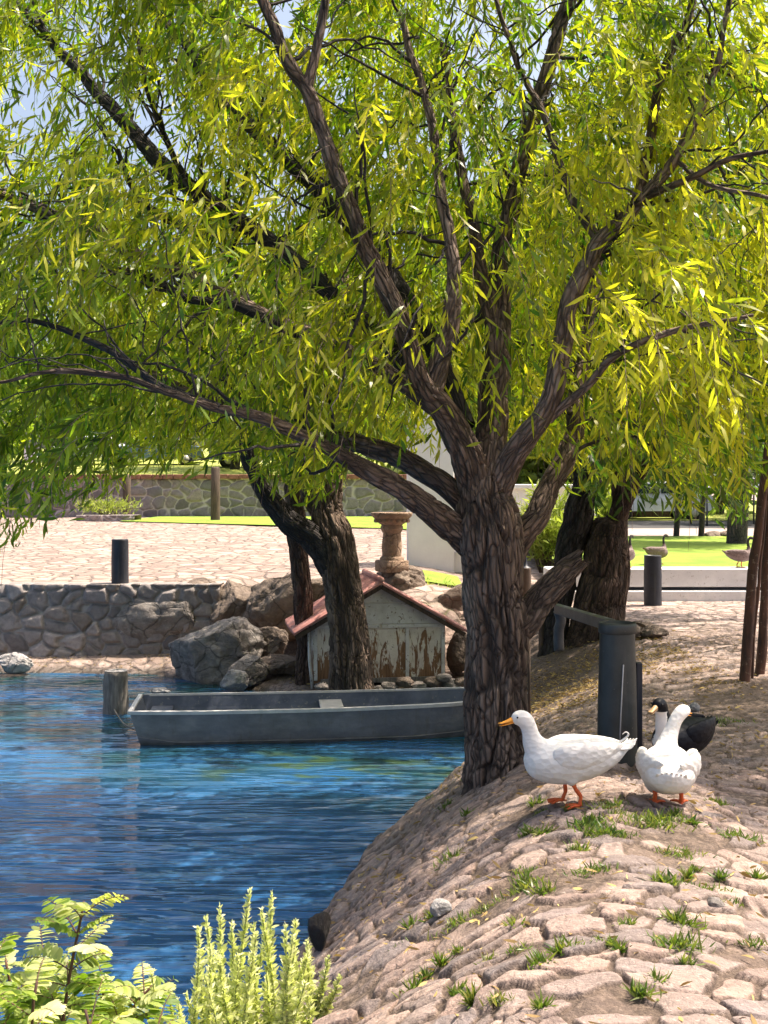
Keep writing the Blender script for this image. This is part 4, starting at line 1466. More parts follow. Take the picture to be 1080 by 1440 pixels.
rock('large rounded grey boulder with pale cracks at the water edge left of the duck house', 304, 962, 140, 86, 14.7, 'rock_grey', 801, 1.1, cuts=7, tilt=-.12)
rock('smaller grey rock leaning against the right foot of the large boulder', 345, 965, 62, 42, 14.2, 'rock_grey', 802, .5, cuts=10)
rock('pale wedge-shaped stone at the water edge in front of the boulders', 328, 973, 44, 28, 13.95, 'rock_pale', 803, .35, cuts=12)
rock('brown block of rock above the large boulder, left of the pointed rock', 340, 900, 100, 86, 16.1, 'rock_brown', 804, 1.0, cuts=12)
rock('tall pointed brown rock left of the slim trunk', 402, 912, 118, 104, 15.7, 'rock_brown', 805, 1.0, cuts=13, tilt=.1)
rock('big bluish boulder built into the end of the quay wall', 236, 908, 150, 70, 16.25, 'rock_grey', 806, .55, cuts=8)
rock('flat brown stone lying at the foot of the slim trunk', 398, 950, 70, 28, 14.5, 'rock_brown', 807, .6, cuts=10)
rock('dark stone tucked under the pointed rock', 378, 925, 60, 40, 15.0, 'rock_brown', 808, .6, cuts=10)
rock('smooth pale rock in the water at the left edge', 20, 946, 50, 24, 15.3, 'rock_pale', 809, .45, cuts=6)
rock('large brown boulder behind the right eave of the duck house', 640, 900, 100, 82, 15.5, 'rock_brown', 810, 1.0, cuts=8)
rock('squarish brown stone right of the duck house wall', 648, 945, 40, 52, 14.3, 'rock_brown', 811, .5, cuts=12)
rock('dark boulder carrying the carved pedestal', 560, 842, 78, 46, 16.3, 'rock_brown', 812, .9, cuts=9)
rock('low brown rock on the plaza edge right of the slim trunk', 446, 852, 60, 38, 16.0, 'rock_brown', 813, .8, cuts=9)
rock('flat pale stone just above the water left of the boat', 226, 976, 30, 6, 13.2, 'rock_pale', 814, .3, cuts=6, sub=4)
rock('brown flat rock at the end of the quay wall top', 285, 845, 80, 28, 16.5, 'rock_brown', 815, .9, cuts=9)
rock('rounded stone below the duck house left wall', 455, 972, 26, 12, 13.5, 'rock_grey', 816, .25, cuts=7, sub=4)
for k, (px, py, w_, h_) in enumerate([(548, 970, 24, 10), (570, 966, 26, 13), (590, 971, 24, 12), (612, 967, 30, 15), (634, 972, 34, 15), (652, 968, 28, 14), (532, 974, 22, 9), (602, 977, 26, 9), (624, 960, 22, 11)]):
    rock('small brown-grey stone in the row of stones in front of the duck house', px, py, w_, h_, 13.35, 'rock_brown' if k % 2 else 'rock_grey', 820 + k, .28, name='small_stone', cat='stone', group='small stones in front of the duck house', cuts=8, sub=4)
for k, (px, py, w_, h_, lb) in enumerate([(882, 902, 44, 22, 'low brown rock right of the sawn-off trunk'), (920, 899, 42, 18, 'flat grey rock at the edge of the sunny path'), (904, 889, 30, 14, 'small rock behind the two flat rocks by the path')]):
    x, d, z = pick(px, py)
    rock(lb, px, py, w_, h_, d, 'rock_brown', 840 + k, .35, name='path_rock', cuts=9, sub=4)
x, d, z = pick(452, 1338)
rock('dark stone at the water edge right of the large flower spike clump', 448, 1340, 40, 52, d, 'rock_dark', 853, .18, name='dark_stone', cuts=11, sub=4)
x, d, z = pick(975, 1002)
rock('small white stone on the cobbles behind the black duck', 975, 1002, 17, 13, d, 'rock_pale', 850, .07, name='white_stone', cat='stone', cuts=10, sub=4)
x, d, z = pick(1005, 1280)
rock('angular grey stone sitting among grass on the sunny cobbles', 1005, 1282, 26, 18, d, 'rock_grey', 851, .09, name='loose_stone', cat='stone', cuts=11, sub=4)
x, d, z = pick(612, 1296)
rock('pale loose stone on the sloping bank below the willow', 618, 1292, 34, 22, d, 'rock_pale', 852, .1, name='loose_stone', cat='stone', cuts=9, sub=4)


# ------------------------------------------------------------------ stone walls
def rubble_face(x0, x1, z0, z1, y, cell, seed, relief, nx, nz_, lean=0.0, zf=None):
    Xs, Zs = np.meshgrid(np.linspace(x0, x1, nx), np.linspace(0, 1, nz_))
    Zw = z0 + (z1 - z0) * Zs
    wx_ = Xs + cell * 1.15 * (fbm(np.stack([Xs / cell, Zw / cell, Xs * 0], -1) * .8, 3, seed + 5) - .5)
    f1, e, cid, ox, oy = voronoi2(wx_ / cell, Zw / (cell * .8), seed)
    dome = np.sqrt(sstep(.0, .4, e)) * (.5 + .7 * cid) + ox * (cid - .5) * .6
    n = fbm(np.stack([Xs * 6 / cell * .3, Zw * 6 / cell * .3, Xs * 0], -1), 4, seed + 8) - .5
    Y = y - relief * (dome + n * .5) + lean * (Zw - z0)
    edge = sstep(.13, .03, e)
    return np.stack([Xs, Y, Zw], -1), cid, edge


def stone_wall(name, label, x0, x1, y, thick, z0, z1, cell, seed, relief, mat, nx, nz_, lean=0.0, cat='wall'):
    G_, cid, edge = rubble_face(x0, x1, z0, z1, y, cell, seed, relief, nx, nz_, lean)
    top = G_[-1]
    back = top.copy()
    back[:, 1] = y + thick
    bot = back.copy()
    bot[:, 2] = z0
    V = np.vstack([G_.reshape(-1, 3), back, bot])
    ii = (np.arange(nz_ - 1)[:, None] * nx + np.arange(nx - 1)[None])
    Q = np.stack([ii, ii + 1, ii + nx + 1, ii + nx], -1).reshape(-1, 4)
    k = np.arange(nx - 1)
    a = (nz_ - 1) * nx
    Q = np.vstack([Q, np.stack([a + k, a + k + 1, a + nx + k + 1, a + nx + k], -1), np.stack([a + nx + k, a + nx + k + 1, a + 2 * nx + k + 1, a + 2 * nx + k], -1)])
    pad = np.zeros(2 * nx)
    o = build(name, V, Q, None, mat, None, True, {'stone': np.r_[cid.ravel(), pad + .3], 'soil': np.r_[edge.ravel(), pad + .6]})
    return tag(o, label, cat)


stone_wall('quay_wall', 'low rubble stone quay wall along the left side of the pond', -9.5, -2.35, 16.25, .45, -1.0, .255, .27, 901, .075, M['quay'], 520, 110, .08)
stone_wall('retaining_wall', 'long grey field-stone retaining wall behind the lawn at the left', -14.5, 4.2, 37.6, .5, .5, 1.98, .42, 902, .06, M['farwall'], 560, 60)
cp = MB()
for k in range(52):
    x0 = -14.5 + k * .36
    cp.box((x0 + .18, 37.78, 2.06 + .006 * math.sin(k * 3.3)), (.345, .62, .15), 0, .012)
tag(cp.build('wall_coping', M['coping']), 'dark red brick coping along the top of the far stone wall', 'coping')

# lawns, road, hill
zl = lambda X_, Y_: level(X_, Y_) + .03
sheet('lawn', M['lawn'], -7.4, 1.2, 0, 1, lambda X_, Y_: level(X_, Y_) + .035, warp=lambda X_, Y_: (X_, (29.2 - .42 * (X_ + 1)) * (1 - Y_) + 37.55 * Y_), label='bright green lawn strip in front of the far stone wall')
sheet('lawn', M['lawn'], 2.8, 14, 17.05, 27.6, lambda X_, Y_: .46 + 0 * X_ + .004 * (Y_ - 17), label='bright green lawn behind the low white wall')
sheet('lawn', M['lawn'], .1, 1.2, 16.9, 18.6, lambda X_, Y_: level(X_, Y_) + .02, label='small lawn patch before the white pillar')
sheet('pavement', M['pavement'], 3.0, 22, 27.6, 33.0, lambda X_, Y_: .47 + 0 * X_ + .006 * (Y_ - 27), label='pink pavement strip beyond the lawn')
sheet('road', M['asphalt'], 3.5, 40, 33.0, 40.0, lambda X_, Y_: .46 + 0 * X_ + .006 * (Y_ - 27), label='dark asphalt road beyond the lawn')
sheet('verge', M['hillgrass'], 4.0, 60, 40.0, 75.0, lambda X_, Y_: .56 + 0 * X_ + .012 * (Y_ - 40), label='sunny verge beyond the road')
sheet('hill', M['hillgrass'], -60, 4.2, 38.0, 110, lambda X_, Y_: 1.93 + .052 * (Y_ - 38) + .4 * (fbm(np.stack([X_ * .1, Y_ * .1, X_ * 0], -1), 2, 5) - .5) * sstep(38, 48, Y_), label='sunny grass slope above the far wall')

# ------------------------------------------------------------------ posts and bollards
def bollard(label, loc, r0, r1, h, mat, group=None):
    o = empty('bollard', loc, label, 'bollard', group)
    m = MB()
    prof = [(r0 * 1.0, -.25), (r0, .0), (r0 * .99, h * .3), ((r0 + r1) / 2, h * .6), (r1, h - .05), (r1 * 1.0, h - .012), (r1 * .99, h), (r1 * .90, h + .002), (r1 * .88, h - .01), (.001, h - .008)]
    m.lathe(prof, 40, wob=.012, seed=int(h * 100))
    m.build('post', mat, o, True)
    return o


bx_, bd, bz = pick(868, 1070)
o = bollard('dark grey-green tapering bollard standing beside the willow trunk behind the white duck', (bx_, bd, bz), 28 * bd / F, 24.5 * bd / F, 193 * bd / F, M['bollard'])
m = MB()
hb = 193 * bd / F
rt = 24.5 * bd / F
m.lathe([(rt * 1.0, hb - .055), (rt * 1.07, hb - .05), (rt * 1.09, hb - .005), (rt * 1.04, hb + .006), (rt * .98, hb - .004)], 40)
m.build('rim', M['bollard'], o, True)
m = MB()
rm = 27 * bd / F
m.tube(np.array([[-.012, -rm - .006, .02], [-.004, -rm - .006, hb * .35], [.012, -rm * .96 - .006, hb * .72]]), .004, 6)
m.build('rod', M['thinrod'], o, True)
m = MB()
m.box((rm + .02, .035, hb * .36), (.035, .05, hb * .70), 0, .004)
m.build('side_plate', M['bollard_blue'], o)

far_b = bollard('short dark blue bollard on top of the quay wall at the left', at(169, 826, 16.55), .125, .122, .70, M['bollard_blue'], 'short dark bollards')
c = copy_tree(far_b)
x, d, z = pick(918, 851)
c.location = (x, d, z)
c['label'] = 'short dark bollard on the sunny path in front of the low white wall'
wall_b = bollard('brown bollard in the gap right of the willow trunk', at(739, 838, 16.2), .082, .08, .40, M['darkwood'])
m = MB()
m.lathe([(.075, .40), (.06, .415), (.03, .43), (.02, .50), (.012, .60), (.001, .62)], 20)
m.build('cap', M['bollard_blue'], wall_b, True)

# low rail behind the bollard
ra, rb_ = at(783, 856, bd + 2.3), at(862, 880, bd + .5)
o = empty('low_rail', (ra[0], ra[1], hz(ra[0], ra[1])), 'grey steel rail sloping down to the bollard from a bent post', 'rail')
org = np.array(o.location)
m = MB()
dd = rb_ - ra
L_ = np.linalg.norm(dd)
ex = nrm(dd)
ey = nrm(np.cross([0, 0, 1], ex))
ez = np.cross(ex, ey)
m.box((0, 0, 0), (L_, .045, .078), 0, .008, M=np.stack([ex, ey, ez], 1))
m.build('beam', M['steel'], o, xf=lambda V: V + (ra + rb_) / 2 - org)
m = MB()
pA = at(785, 858, bd + 2.35)
pB = at(786, 915, bd + 2.35)
PP = catmull(np.array([pA, pA + [0.02, 0, -.08], (pA + pB) / 2 + [.0, 0, 0], pB]), 14)
m.tube(PP, .04, 12)
m.build('post', M['steel'], o, True, xf=lambda V: V - org)
# brown short post
x, d, z = pick(768, 915)
o = empty('wooden_post', (x, d, z), 'short dark wooden post with a grey edge beside the foot of the leaning trunk', 'post')
m = MB()
m.box((0, 0, .16), (.15, .12, .62), .2, .01)
m.build('post', M['darkwood'], o)
# thin stake behind trunk right edge
x, d, z = pick(744, 1012)
o = empty('thin_stake', (x, d, z), 'thin dark stake standing against the right side of the willow trunk', 'stake')
m = MB()
m.tube(np.array([[0, 0, -.1], [0, 0, .3], [-.003, 0, 120 * d / F]]), .014, 8)
m.build('stake', M['darkwood'], o, True)

# tied poles at the right edge
x, d, z = pick(1052, 958)
def pole(label, pts, w0, w1, seed):
    rgp = np.random.default_rng(seed)
    P = catmull(np.array([at(*q_) for q_ in pts]), 40)
    P = P + (np.stack([fbm(P * 2 + seed, 2, seed), fbm(P * 2 + seed + 9, 2, seed), P[:, 0] * 0], -1) - .5) * .05
    R = np.linspace(w0, w1, 40) * d / F / 2
    V, q_, co = tube(P, R, 24)
    dsp, f_ = bark_disp(co, .006, seed, 14, .15)
    V = V + nrm(V - np.repeat(P, 24, 0)) * dsp[:, None]
    o = empty('slanting_pole', P[0], label, 'pole', 'rusty brown poles at the right edge')
    build('shaft', V - P[0], q_, None, M['rustpole'], o, True)
    return o


pole('thick slanting rust-brown pole, the left one of the poles at the right edge', [(1046, 966, d), (1052, 900, d), (1060, 800, d), (1071, 690, d), (1084, 600, d), (1100, 480, d)], 15, 12, 21)
pole('thin dark pole between the two thick rust-brown poles at the right edge', [(1056, 956, d + .1), (1062, 880, d + .1), (1069, 800, d + .1), (1078, 700, d + .1)], 5, 5, 22)
pole('thick rust-brown pole at the very right edge, right of the other poles', [(1066, 962, d + .3), (1071, 900, d + .3), (1076, 820, d + .3), (1082, 720, d + .3), (1090, 600, d + .3)], 15, 13, 23)

# stump in the water
p = at(164, 1000, 12.8)
o = empty('mooring_stump', (p[0], p[1], WZ), 'weathered grey mooring stump standing in the water left of the boat', 'stump')
m = MB()
r = 17 * 12.8 / F
m.lathe([(r * 1.02, -.5), (r, 0), (r * .97, .15), (r * .98, .30), (r * 1.0, .42), (r * .99, .465), (r * .9, .47), (r * .5, .462), (.001, .46)], 44, wob=.05, seed=3)
m.build('stump', M['postwood'], o, True)
m = MB()
m.lathe([(r * .93, .478), (r * .6, .474), (.001, .47)], 30, wob=.02, seed=5)
m.build('cut_top', M['rock_pale'], o, True)

# fence posts by the far lawn
for px, ptop, pbot, wd, d, lb in [(303, 657, 747, 13, 32.8, 'tall dark wooden post at the edge of the far lawn'), (178, 668, 722, 11, 35.5, 'dark wooden post in front of the far stone wall by the planter')]:
    p = at(px, pbot, d)
    o = empty('wooden_post', p, lb, 'post', None)
    m = MB()
    h = (pbot - ptop) * d / F
    m.lathe([(wd * d / F / 2 * 1.03, -.2), (wd * d / F / 2, h * .5), (wd * d / F / 2 * .97, h - .03), (wd * d / F / 2 * .8, h), (.001, h + .01)], 16, wob=.03, seed=int(px))
    m.build('post', M['darkwood'], o, True)

# stone planter far left
G0 = at(146, 740, 32.0)
o = stone_wall('stone_planter', 'low stone planter with sunny plants by the far lawn', G0[0] - .85, G0[0] + .8, 32.3, .9, G0[2] - .15, G0[2] + .30, .25, 905, .05, M['farwall'], 80, 30)
o['category'] = 'planter'

# ------------------------------------------------------------------ white low wall, pillar, building
o = empty('low_white_wall', (5.6, 16.95, 0), 'low white painted wall with a dark groove, edging the lawn at the right', 'wall')
m = MB()
m.box((0, 0, .235), (6.6, .50, .27), 0, .015)
m.build('wall_top', M['kerb'], o)
m = MB()
m.box((0, .03, .075), (6.6, .36, .05), 0)
m.build('groove', M['bollard_blue'], o)
m = MB()
m.box((0, -.02, -.06), (6.6, .62, .22), 0, .012)
m.build('foot', M['kerb'], o)
o.location = (5.7, 16.9, .09)

p = at(606, 800, 19.4)
o = empty('white_pillar', p, 'tall white plastered pillar behind the carved pedestal', 'pillar')
m = MB()
m.box((0, .35, 2.0), (66 * 19.4 / F, .70, 4.4), 0, .015)
m.build('shaft', M['plaster'], o)
m = MB()
m.box((.40 + .42, .4, .10), (.84, .6, .36), 0, .015)
m.build('plinth', M['plaster'], o)
m = MB()
m.box((.40 + .12, .62, .8), (.2, .25, 1.05), 0, .01)
m.build('jamb', M['plaster'], o)
# terracotta jar behind the trunk
p = at(664, 806, 19.6)
o = empty('terracotta_jar', (p[0], p[1], .45), 'reddish clay jar standing on the white plinth beside the willow trunk', 'jar')
m = MB()
m.lathe([(.001, 0), (.12, 0), (.15, .05), (.24, .3), (.28, .55), (.24, .85), (.14, 1.02), (.12, 1.08), (.16, 1.14), (.13, 1.14), (.10, 1.06)], 32)
m.build('body', M['pedestal'], o, True)
m = MB()
m.tube(catmull(np.array([[.13, 0, 1.05], [.26, 0, 1.02], [.24, 0, .8]]), 10), .018, 8)
m.build('handle', M['pedestal'], o, True)

p = at(775, 720, 30)
o = empty('low_white_building', (p[0], p[1], .5), 'long low white building with a flat pale roof edge beyond the feathery shrub', 'building')
m = MB()
m.box((0, 1.5, .55), (3.6, 3, 1.2))
m.build('wall', M['plaster'], o)
m = MB()
m.box((0, 1.5, 1.21), (3.9, 3.3, .12), 0, .02)
m.build('roof', M['kerb'], o)
m = MB()
m.box((.75, -.03, .6), (.55, .05, .7), 0, .01)
m.build('window', M['asphalt'], o)

# ------------------------------------------------------------------ carved pedestal
D = 16.4
p = at(551, 803, D)
o = empty('stone_pedestal', p, 'carved sandstone baluster pedestal with a wide round top standing on a dark boulder', 'pedestal')
k_ = D / F
m = MB()
m.box((0, 0, .075), (36 * k_, 36 * k_, .17), .5, .015)
m.lathe([(17 * k_, .155), (17 * k_, .19), (14 * k_, .215)], 40)
m.build('foot', M['pedestal'], o, True)
m = MB()
m.lathe([(13.5 * k_, .21), (13.6 * k_, .26), (14.2 * k_, .34), (13.4 * k_, .46), (12.4 * k_, .54), (13.6 * k_, .565), (15.4 * k_, .60), (16 * k_, .64), (14.6 * k_, .665)], 40, wob=.008)
m.build('baluster', M['pedestal'], o, True)
m = MB()
prof = [(14 * k_, .66), (20 * k_, .70), (22 * k_, .735), (25 * k_, .76), (28 * k_, .79), (29.5 * k_, .83), (29 * k_, .845), (25 * k_, .838), (22 * k_, .80), (.001, .79)]
m.lathe(prof, 48)
for a in range(16):
    t_ = a * 2 * math.pi / 16
    m.box((math.cos(t_) * 23.2 * k_, math.sin(t_) * 23.2 * k_, .725), (.045, .05, .05), t_, .008)
m.build('basin', M['pedestal'], o, True)

# ------------------------------------------------------------------ duck house
D = 13.85
p = at(534, 966, D)
hw = 94 * D / F
RZ = math.radians(9)
house = empty('duck_house', p, 'small white wooden duck house with peeling paint and red gabled roof', 'duck house', None, RZ)
he, ha, dp = .80, 1.27, 1.25
m = MB()
m.prism([(-hw, .06), (hw, .06), (hw, he), (0, ha - .03), (-hw, he)], 0, .04)
m.prism([(-hw, .06), (hw, .06), (hw, he), (0, ha - .03), (-hw, he)], dp - .04, dp)
m.box((-hw + .018, dp / 2, (he + .06) / 2), (.036, dp - .085, he - .07))
m.box((hw - .018, dp / 2, (he + .06) / 2), (.036, dp - .085, he - .07))
m.build('wall', M['paintwood'], house)
# gable boards standing proud
m = MB()
m.prism([(-hw * 1.0, he - .03), (hw * 1.0, he - .03), (hw * 1.0, he + .02), (hw * .575, he + .22), (-hw * .575, he + .22), (-hw * 1.0, he + .02)], -.018, -.002)
m.prism([(-hw * .57, he + .228), (hw * .57, he + .228), (0, ha - .035)], -.014, -.002)
m.build('gable_board', M['trim_board'] if 'trim_board' in M else M['trim'], house)
m = MB()
def stripx(xc, z0, z1, w_=.042):
    m.box((xc, -.013, (z0 + z1) / 2), (w_, .024, z1 - z0), 0, .003)
for xc in (-hw + .03, -hw + .30, hw * .04 - .3, hw * .60 - .02 - .13, hw - .03):
    stripx(xc, .10, he - .08)
m.box((-hw * .5, -.016, he - .055), (hw * .98, .03, .045), 0, .003)
m.box((hw * .5 + .01, -.016, he - .058), (hw * .96, .03, .045), 0, .003)
m.build('trim', M['trim'], house)
m = MB()
m.box((0.05, -.01, .085), (hw * 1.9, .03, .06), 0, .004)
m.build('sill', M['postwood'], house)
# door leaf between strips
m = MB()
m.box((hw * .12, -.006, .40), (hw * .58, .012, .60), 0, .003)
m.build('door', M['paintwood'], house)
# roof planes, ribbed
def roof_plane(sgn):
    over = .24
    n_x, n_y = 14, 90
    t = np.linspace(0, 1, n_x)
    x_e = hw + over
    ze = he - over * (ha - he) / hw
    Yv = np.linspace(-.14, dp + .1, n_y)
    Vt = []
    for tt in t:
        for yv in Yv:
            rib = .012 * math.sin(yv * 2 * math.pi / .11)
            Vt.append((sgn * x_e * tt, yv, ha + .03 + (ze - ha) * tt + rib + .02 * math.sin(tt * 3 + yv * 2) * tt))
    Vt = np.array(Vt)
    bot = Vt - [0, 0, .028]
    ii = (np.arange(n_x - 1)[:, None] * n_y + np.arange(n_y - 1)[None])
    q_ = np.stack([ii, ii + 1, ii + n_y + 1, ii + n_y], -1).reshape(-1, 4)
    nv = len(Vt)
    rim = []
    bl = list(range(n_y)) + [k * n_y + n_y - 1 for k in range(1, n_x)] + [(n_x - 1) * n_y + k for k in range(n_y - 2, -1, -1)] + [k * n_y for k in range(n_x - 2, 0, -1)]
    for a_, b_ in zip(bl, bl[1:] + bl[:1]):
        rim.append([a_, b_, b_ + nv, a_ + nv])
    mm = MB()
    mm.add(np.vstack([Vt, bot]), np.vstack([q_, q_[:, ::-1] + nv, rim]))
    return mm.build('roof_sheet', M['roofing'], house, False)
roof_plane(-1)
roof_plane(1)
m = MB()
for sg in (-1, 1):
    over = .22
    a = np.array([0, -.115, ha - .03])
    b = np.array([sg * (hw + over), -.115, he - over * (ha - he) / hw - .03])
    ex = nrm(b - a)
    ez = np.array([0, 1.0, 0])
    ey = np.cross(ez, ex)
    m.box((a + b) / 2 + np.array([0, 0, -.012]), (np.linalg.norm(b - a), .05, .022), 0, 0, M=np.stack([ex, ey, ez], 1))
m.build('bargeboard', M['darkwood'], house)
m = MB()
m.tube(np.array([[0, -.15, ha + .045], [0, dp + .1, ha + .045]]), .035, 10)
m.build('ridge_cap', M['roofing'], house, True)
# diagonal stay on the left corner
m = MB()
m.tube(np.array([[-hw - .05, .0, he - .06], [-hw - .045, -.01, .35], [-hw - .01, -.02, .0]]), .018, 8)
m.build('downpipe', M['trim'], house, True)

# ------------------------------------------------------------------ boat
bl_ = at(190, 1000, 11.55)
br_ = at(735, 1000, 11.95)
ax = nrm(np.array([br_[0] - bl_[0], br_[1] - bl_[1], 0]))
Lb = np.linalg.norm((br_ - bl_)[:2])
boat = empty('rowing_boat', (bl_[0], bl_[1], WZ), 'grey flat-bottomed metal boat floating beside the willow trunk', 'boat', None, math.atan2(ax[1], ax[0]))
ns = 40
ts = np.linspace(0, 1, ns)
def hull_sections(inset, zfloor):
    sec = []
    for t in ts:
        beam = np.interp(t, [0, .15, .5, .8, .93, 1], [.47, .50, .50, .44, .33, .20]) - inset
        bot = beam * np.interp(t, [0, .7, 1], [.80, .80, .6])
        top = .325 + .02 * (2 * t - 1) ** 2 + .035 * t + .03 * max(t - .75, 0) * 2
        zb = np.interp(t, [0, .1, .7, .9, 1], [-.02, -.09, -.09, -.03, .10]) if zfloor is None else np.interp(t, [0, .7, 1], [.05, .05, .14])
        rake = -.06 * (1 - t) * (1 if t < .5 else 0) * max(0, 1 - t * 12)
        x = t * Lb
        r_ = .085 if t < .02 else 0
        pts = []
        for s_, zz in ((-beam, top), (-(beam + bot) / 2 - .012, (top * .55 + zb * .45)), (-bot * 1.01, zb + .02), (-bot * .96, zb), (0, zb - .005), (bot * .96, zb), (bot * 1.01, zb + .02), ((beam + bot) / 2 + .012, (top * .55 + zb * .45)), (beam, top)):
            lean = .10 * (1 - (zz - zb) / (top - zb)) * max(0, 1 - t * 5)
            pts.append((x + lean, s_, zz))
        sec.append(pts)
    return np.array(sec)
def grid_faces(a, b, flip=False):
    ii = (np.arange(a - 1)[:, None] * b + np.arange(b - 1)[None])
    q_ = np.stack([ii, ii + 1, ii + b + 1, ii + b], -1).reshape(-1, 4)
    return q_[:, ::-1] if flip else q_
So = hull_sections(0, None)
Si = hull_sections(.022, 1)
Si[:, :, 0] += np.linspace(.022, -.022, ns)[:, None]
m = MB()
m.add(So.reshape(-1, 3), grid_faces(ns, 9))
for s_, idx in ((So, 0), (So, ns - 1)):
    m.add(s_[idx], [[0, 1, 7, 8], [1, 2, 6, 7], [2, 3, 5, 6]], [[3, 4, 5]])
m.build('hull', M['boat'], boat, False)
m = MB()
m.add(Si.reshape(-1, 3), grid_faces(ns, 9, True))
for idx in (0, ns - 1):
    m.add(Si[idx], [[8, 7, 1, 0], [7, 6, 2, 1], [6, 5, 3, 2]], [[5, 4, 3]])
m.build('inner_skin', M['boat_in'], boat, False)
m = MB()
# rim: folded flange running round the gunwale
loop = [So[k, 0] for k in range(ns)] + [So[k, 8] for k in range(ns - 1, -1, -1)]
lo = np.array(loop)
cen = lo.mean(0)
outv = np.zeros_like(lo)
for k in range(len(lo)):
    tn = nrm(lo[(k + 1) % len(lo)] - lo[k - 1])
    outv[k] = nrm(np.cross(tn, [0, 0, 1.0]))
a_ = lo + outv * .018
prof = [lo + outv * .016 + [0, 0, -.026], lo + outv * .018 + [0, 0, .006], lo - outv * .026 + [0, 0, .008], lo - outv * .028 + [0, 0, -.012]]
nn = len(lo)
V = np.vstack(prof)
q_ = []
for r_ in range(4):
    for k in range(nn):
        q_.append([r_ * nn + k, r_ * nn + (k + 1) % nn, ((r_ + 1) % 4) * nn + (k + 1) % nn, ((r_ + 1) % 4) * nn + k])
m.add(V, q_)
m.build('gunwale', M['rim'], boat, False)
# strake line along the side
m = MB()
mid = So[:, 1] * .45 + So[:, 2] * .55
m.tube(mid + np.array([0, -.004, 0]), .007, 6)
m.build('strake', M['boat'], boat, True)
m = MB()
m.box((Lb * .50, 0, .25), (.24, .90, .028), 0, .004)
m.build('bench', M['rim'], boat)
m = MB()
m.box((.24, 0, .22), (.22, .86, .028), 0, .004)
m.build('bench', M['boat_in'], boat)
m = MB()
kk = int(ns * .885)
m.tube(np.array([So[kk, 0] + [.02, -.012, -.01], So[kk, 1] + [0, -.015, .03], So[kk, 2] + [-.02, -.012, .05], ]), .008, 6)
m.build('rope_loop', M['bollard_blue'], boat, True)
# mooring line from stump
p0 = np.array([at(160, 985, 12.7)[0], 12.7, WZ + .06])
p1 = np.array([bl_[0] + .05, bl_[1] - .3, WZ + .14])
m = MB()
m.tube(catmull(np.array([p0, (p0 + p1) / 2 + [0, 0, -.045], p1]), 16), .008, 6)
tag(m.build('mooring_rope', M['postwood'], None, True), 'thin rope between the mooring stump and the grey boat', 'rope')


# ------------------------------------------------------------------ ducks and geese
def loft(P, R, R2, nseg, n):
    PR = catmull(np.hstack([P, R[:, None], R2[:, None]]), n)
    V, q_, _ = tube(PR[:, :3], np.maximum(PR[:, 3], .0015), nseg, up=(0, 1, 0), R2=np.maximum(PR[:, 4], .0015))
    m = len(V)
    V = np.vstack([V, PR[0, :3], PR[-1, :3]])
    t_ = []
    for k in range(nseg):
        t_.append([m, (k + 1) % nseg, k])
        e_ = m - nseg
        t_.append([m + 1, e_ + k, e_ + (k + 1) % nseg])
    return V, q_, t_


def mat_duck(name, kind):
    t = NT(name)
    co = t.co()
    n = t.noise(t.co((1, 1, 1)), 30, 5, .6)
    if kind == 'white':
        col = t.ramp(n, [(.3, (.70, .675, .63)), (.7, (.79, .77, .73))])
    else:
        sep = t.n('SeparateXYZ', Vector=co)
        black = t.ramp(n, [(.3, (.003, .003, .005)), (.7, (.008, .010, .016))])
        white = (.74, .72, .68)
        xz = t.math('ADD', sep.outputs[0], t.math('MULTIPLY', n, .05))
        if kind == 'pied':
            # white front of the neck and breast, white patch behind the head, black elsewhere
            f = t.math('MULTIPLY', t.math('GREATER_THAN', xz, .245), t.math('LESS_THAN', sep.outputs[2], .405))
            f = t.math('MULTIPLY', f, t.math('GREATER_THAN', sep.outputs[2], .12))
            g_ = t.math('MULTIPLY', t.math('LESS_THAN', xz, .213), t.math('GREATER_THAN', sep.outputs[2], .385))
            f = t.math('MAXIMUM', f, g_)
            col = t.mix(f, black, white)
        else:
            body = t.ramp(n, [(.3, (.11, .075, .068)), (.7, (.22, .155, .145))])
            neck = (.020, .018, .016)
            f = t.math('GREATER_THAN', t.math('ADD', sep.outputs[2], t.math('MULTIPLY', n, .03)), .405)
            col = t.mix(f, body, neck)
    vn = t.n('TexVoronoi', Vector=t.co((1.0, 1.6, 1.8)), Scale=24.0).outputs['Distance']
    b = t.bump(vn, .38 if kind != 'pied' else .2, .012)
    b = t.bump(t.noise(co, 90, 4), .2, .003, b)
    p = t.pbr(col, .75 if kind != 'pied' else .5, b)
    p.inputs['Specular IOR Level'].default_value = .5 if kind != 'pied' else .12
    p.inputs['Subsurface Weight'].default_value = .15 if kind == 'white' else 0
    p.inputs['Subsurface Radius'].default_value = (.02, .015, .01)
    return t.done(p)


M['duck_white'] = mat_duck('white_plumage', 'white')
M['duck_pied'] = mat_duck('pied_plumage', 'pied')
M['goose'] = mat_duck('goose_plumage', 'goose')
M['orange_leg'] = mat_simple('orange_leg', (.62, .09, .02), (.75, .14, .03), 25, .55, .3, 80)
M['orange_bill'] = mat_simple('orange_bill', (.80, .30, .03), (.88, .38, .05), 20, .4, .15, 60)
M['horn_bill'] = mat_simple('dull_bill', (.36, .22, .10), (.50, .32, .16), 20, .45, .15, 60)
M['eye'] = mat_simple('dark_eye', (.01, .008, .007), (.02, .015, .012), 5, .12, 0)
M['dark_leg'] = mat_simple('dark_leg', (.05, .035, .03), (.10, .07, .05), 20, .6, .3, 60)

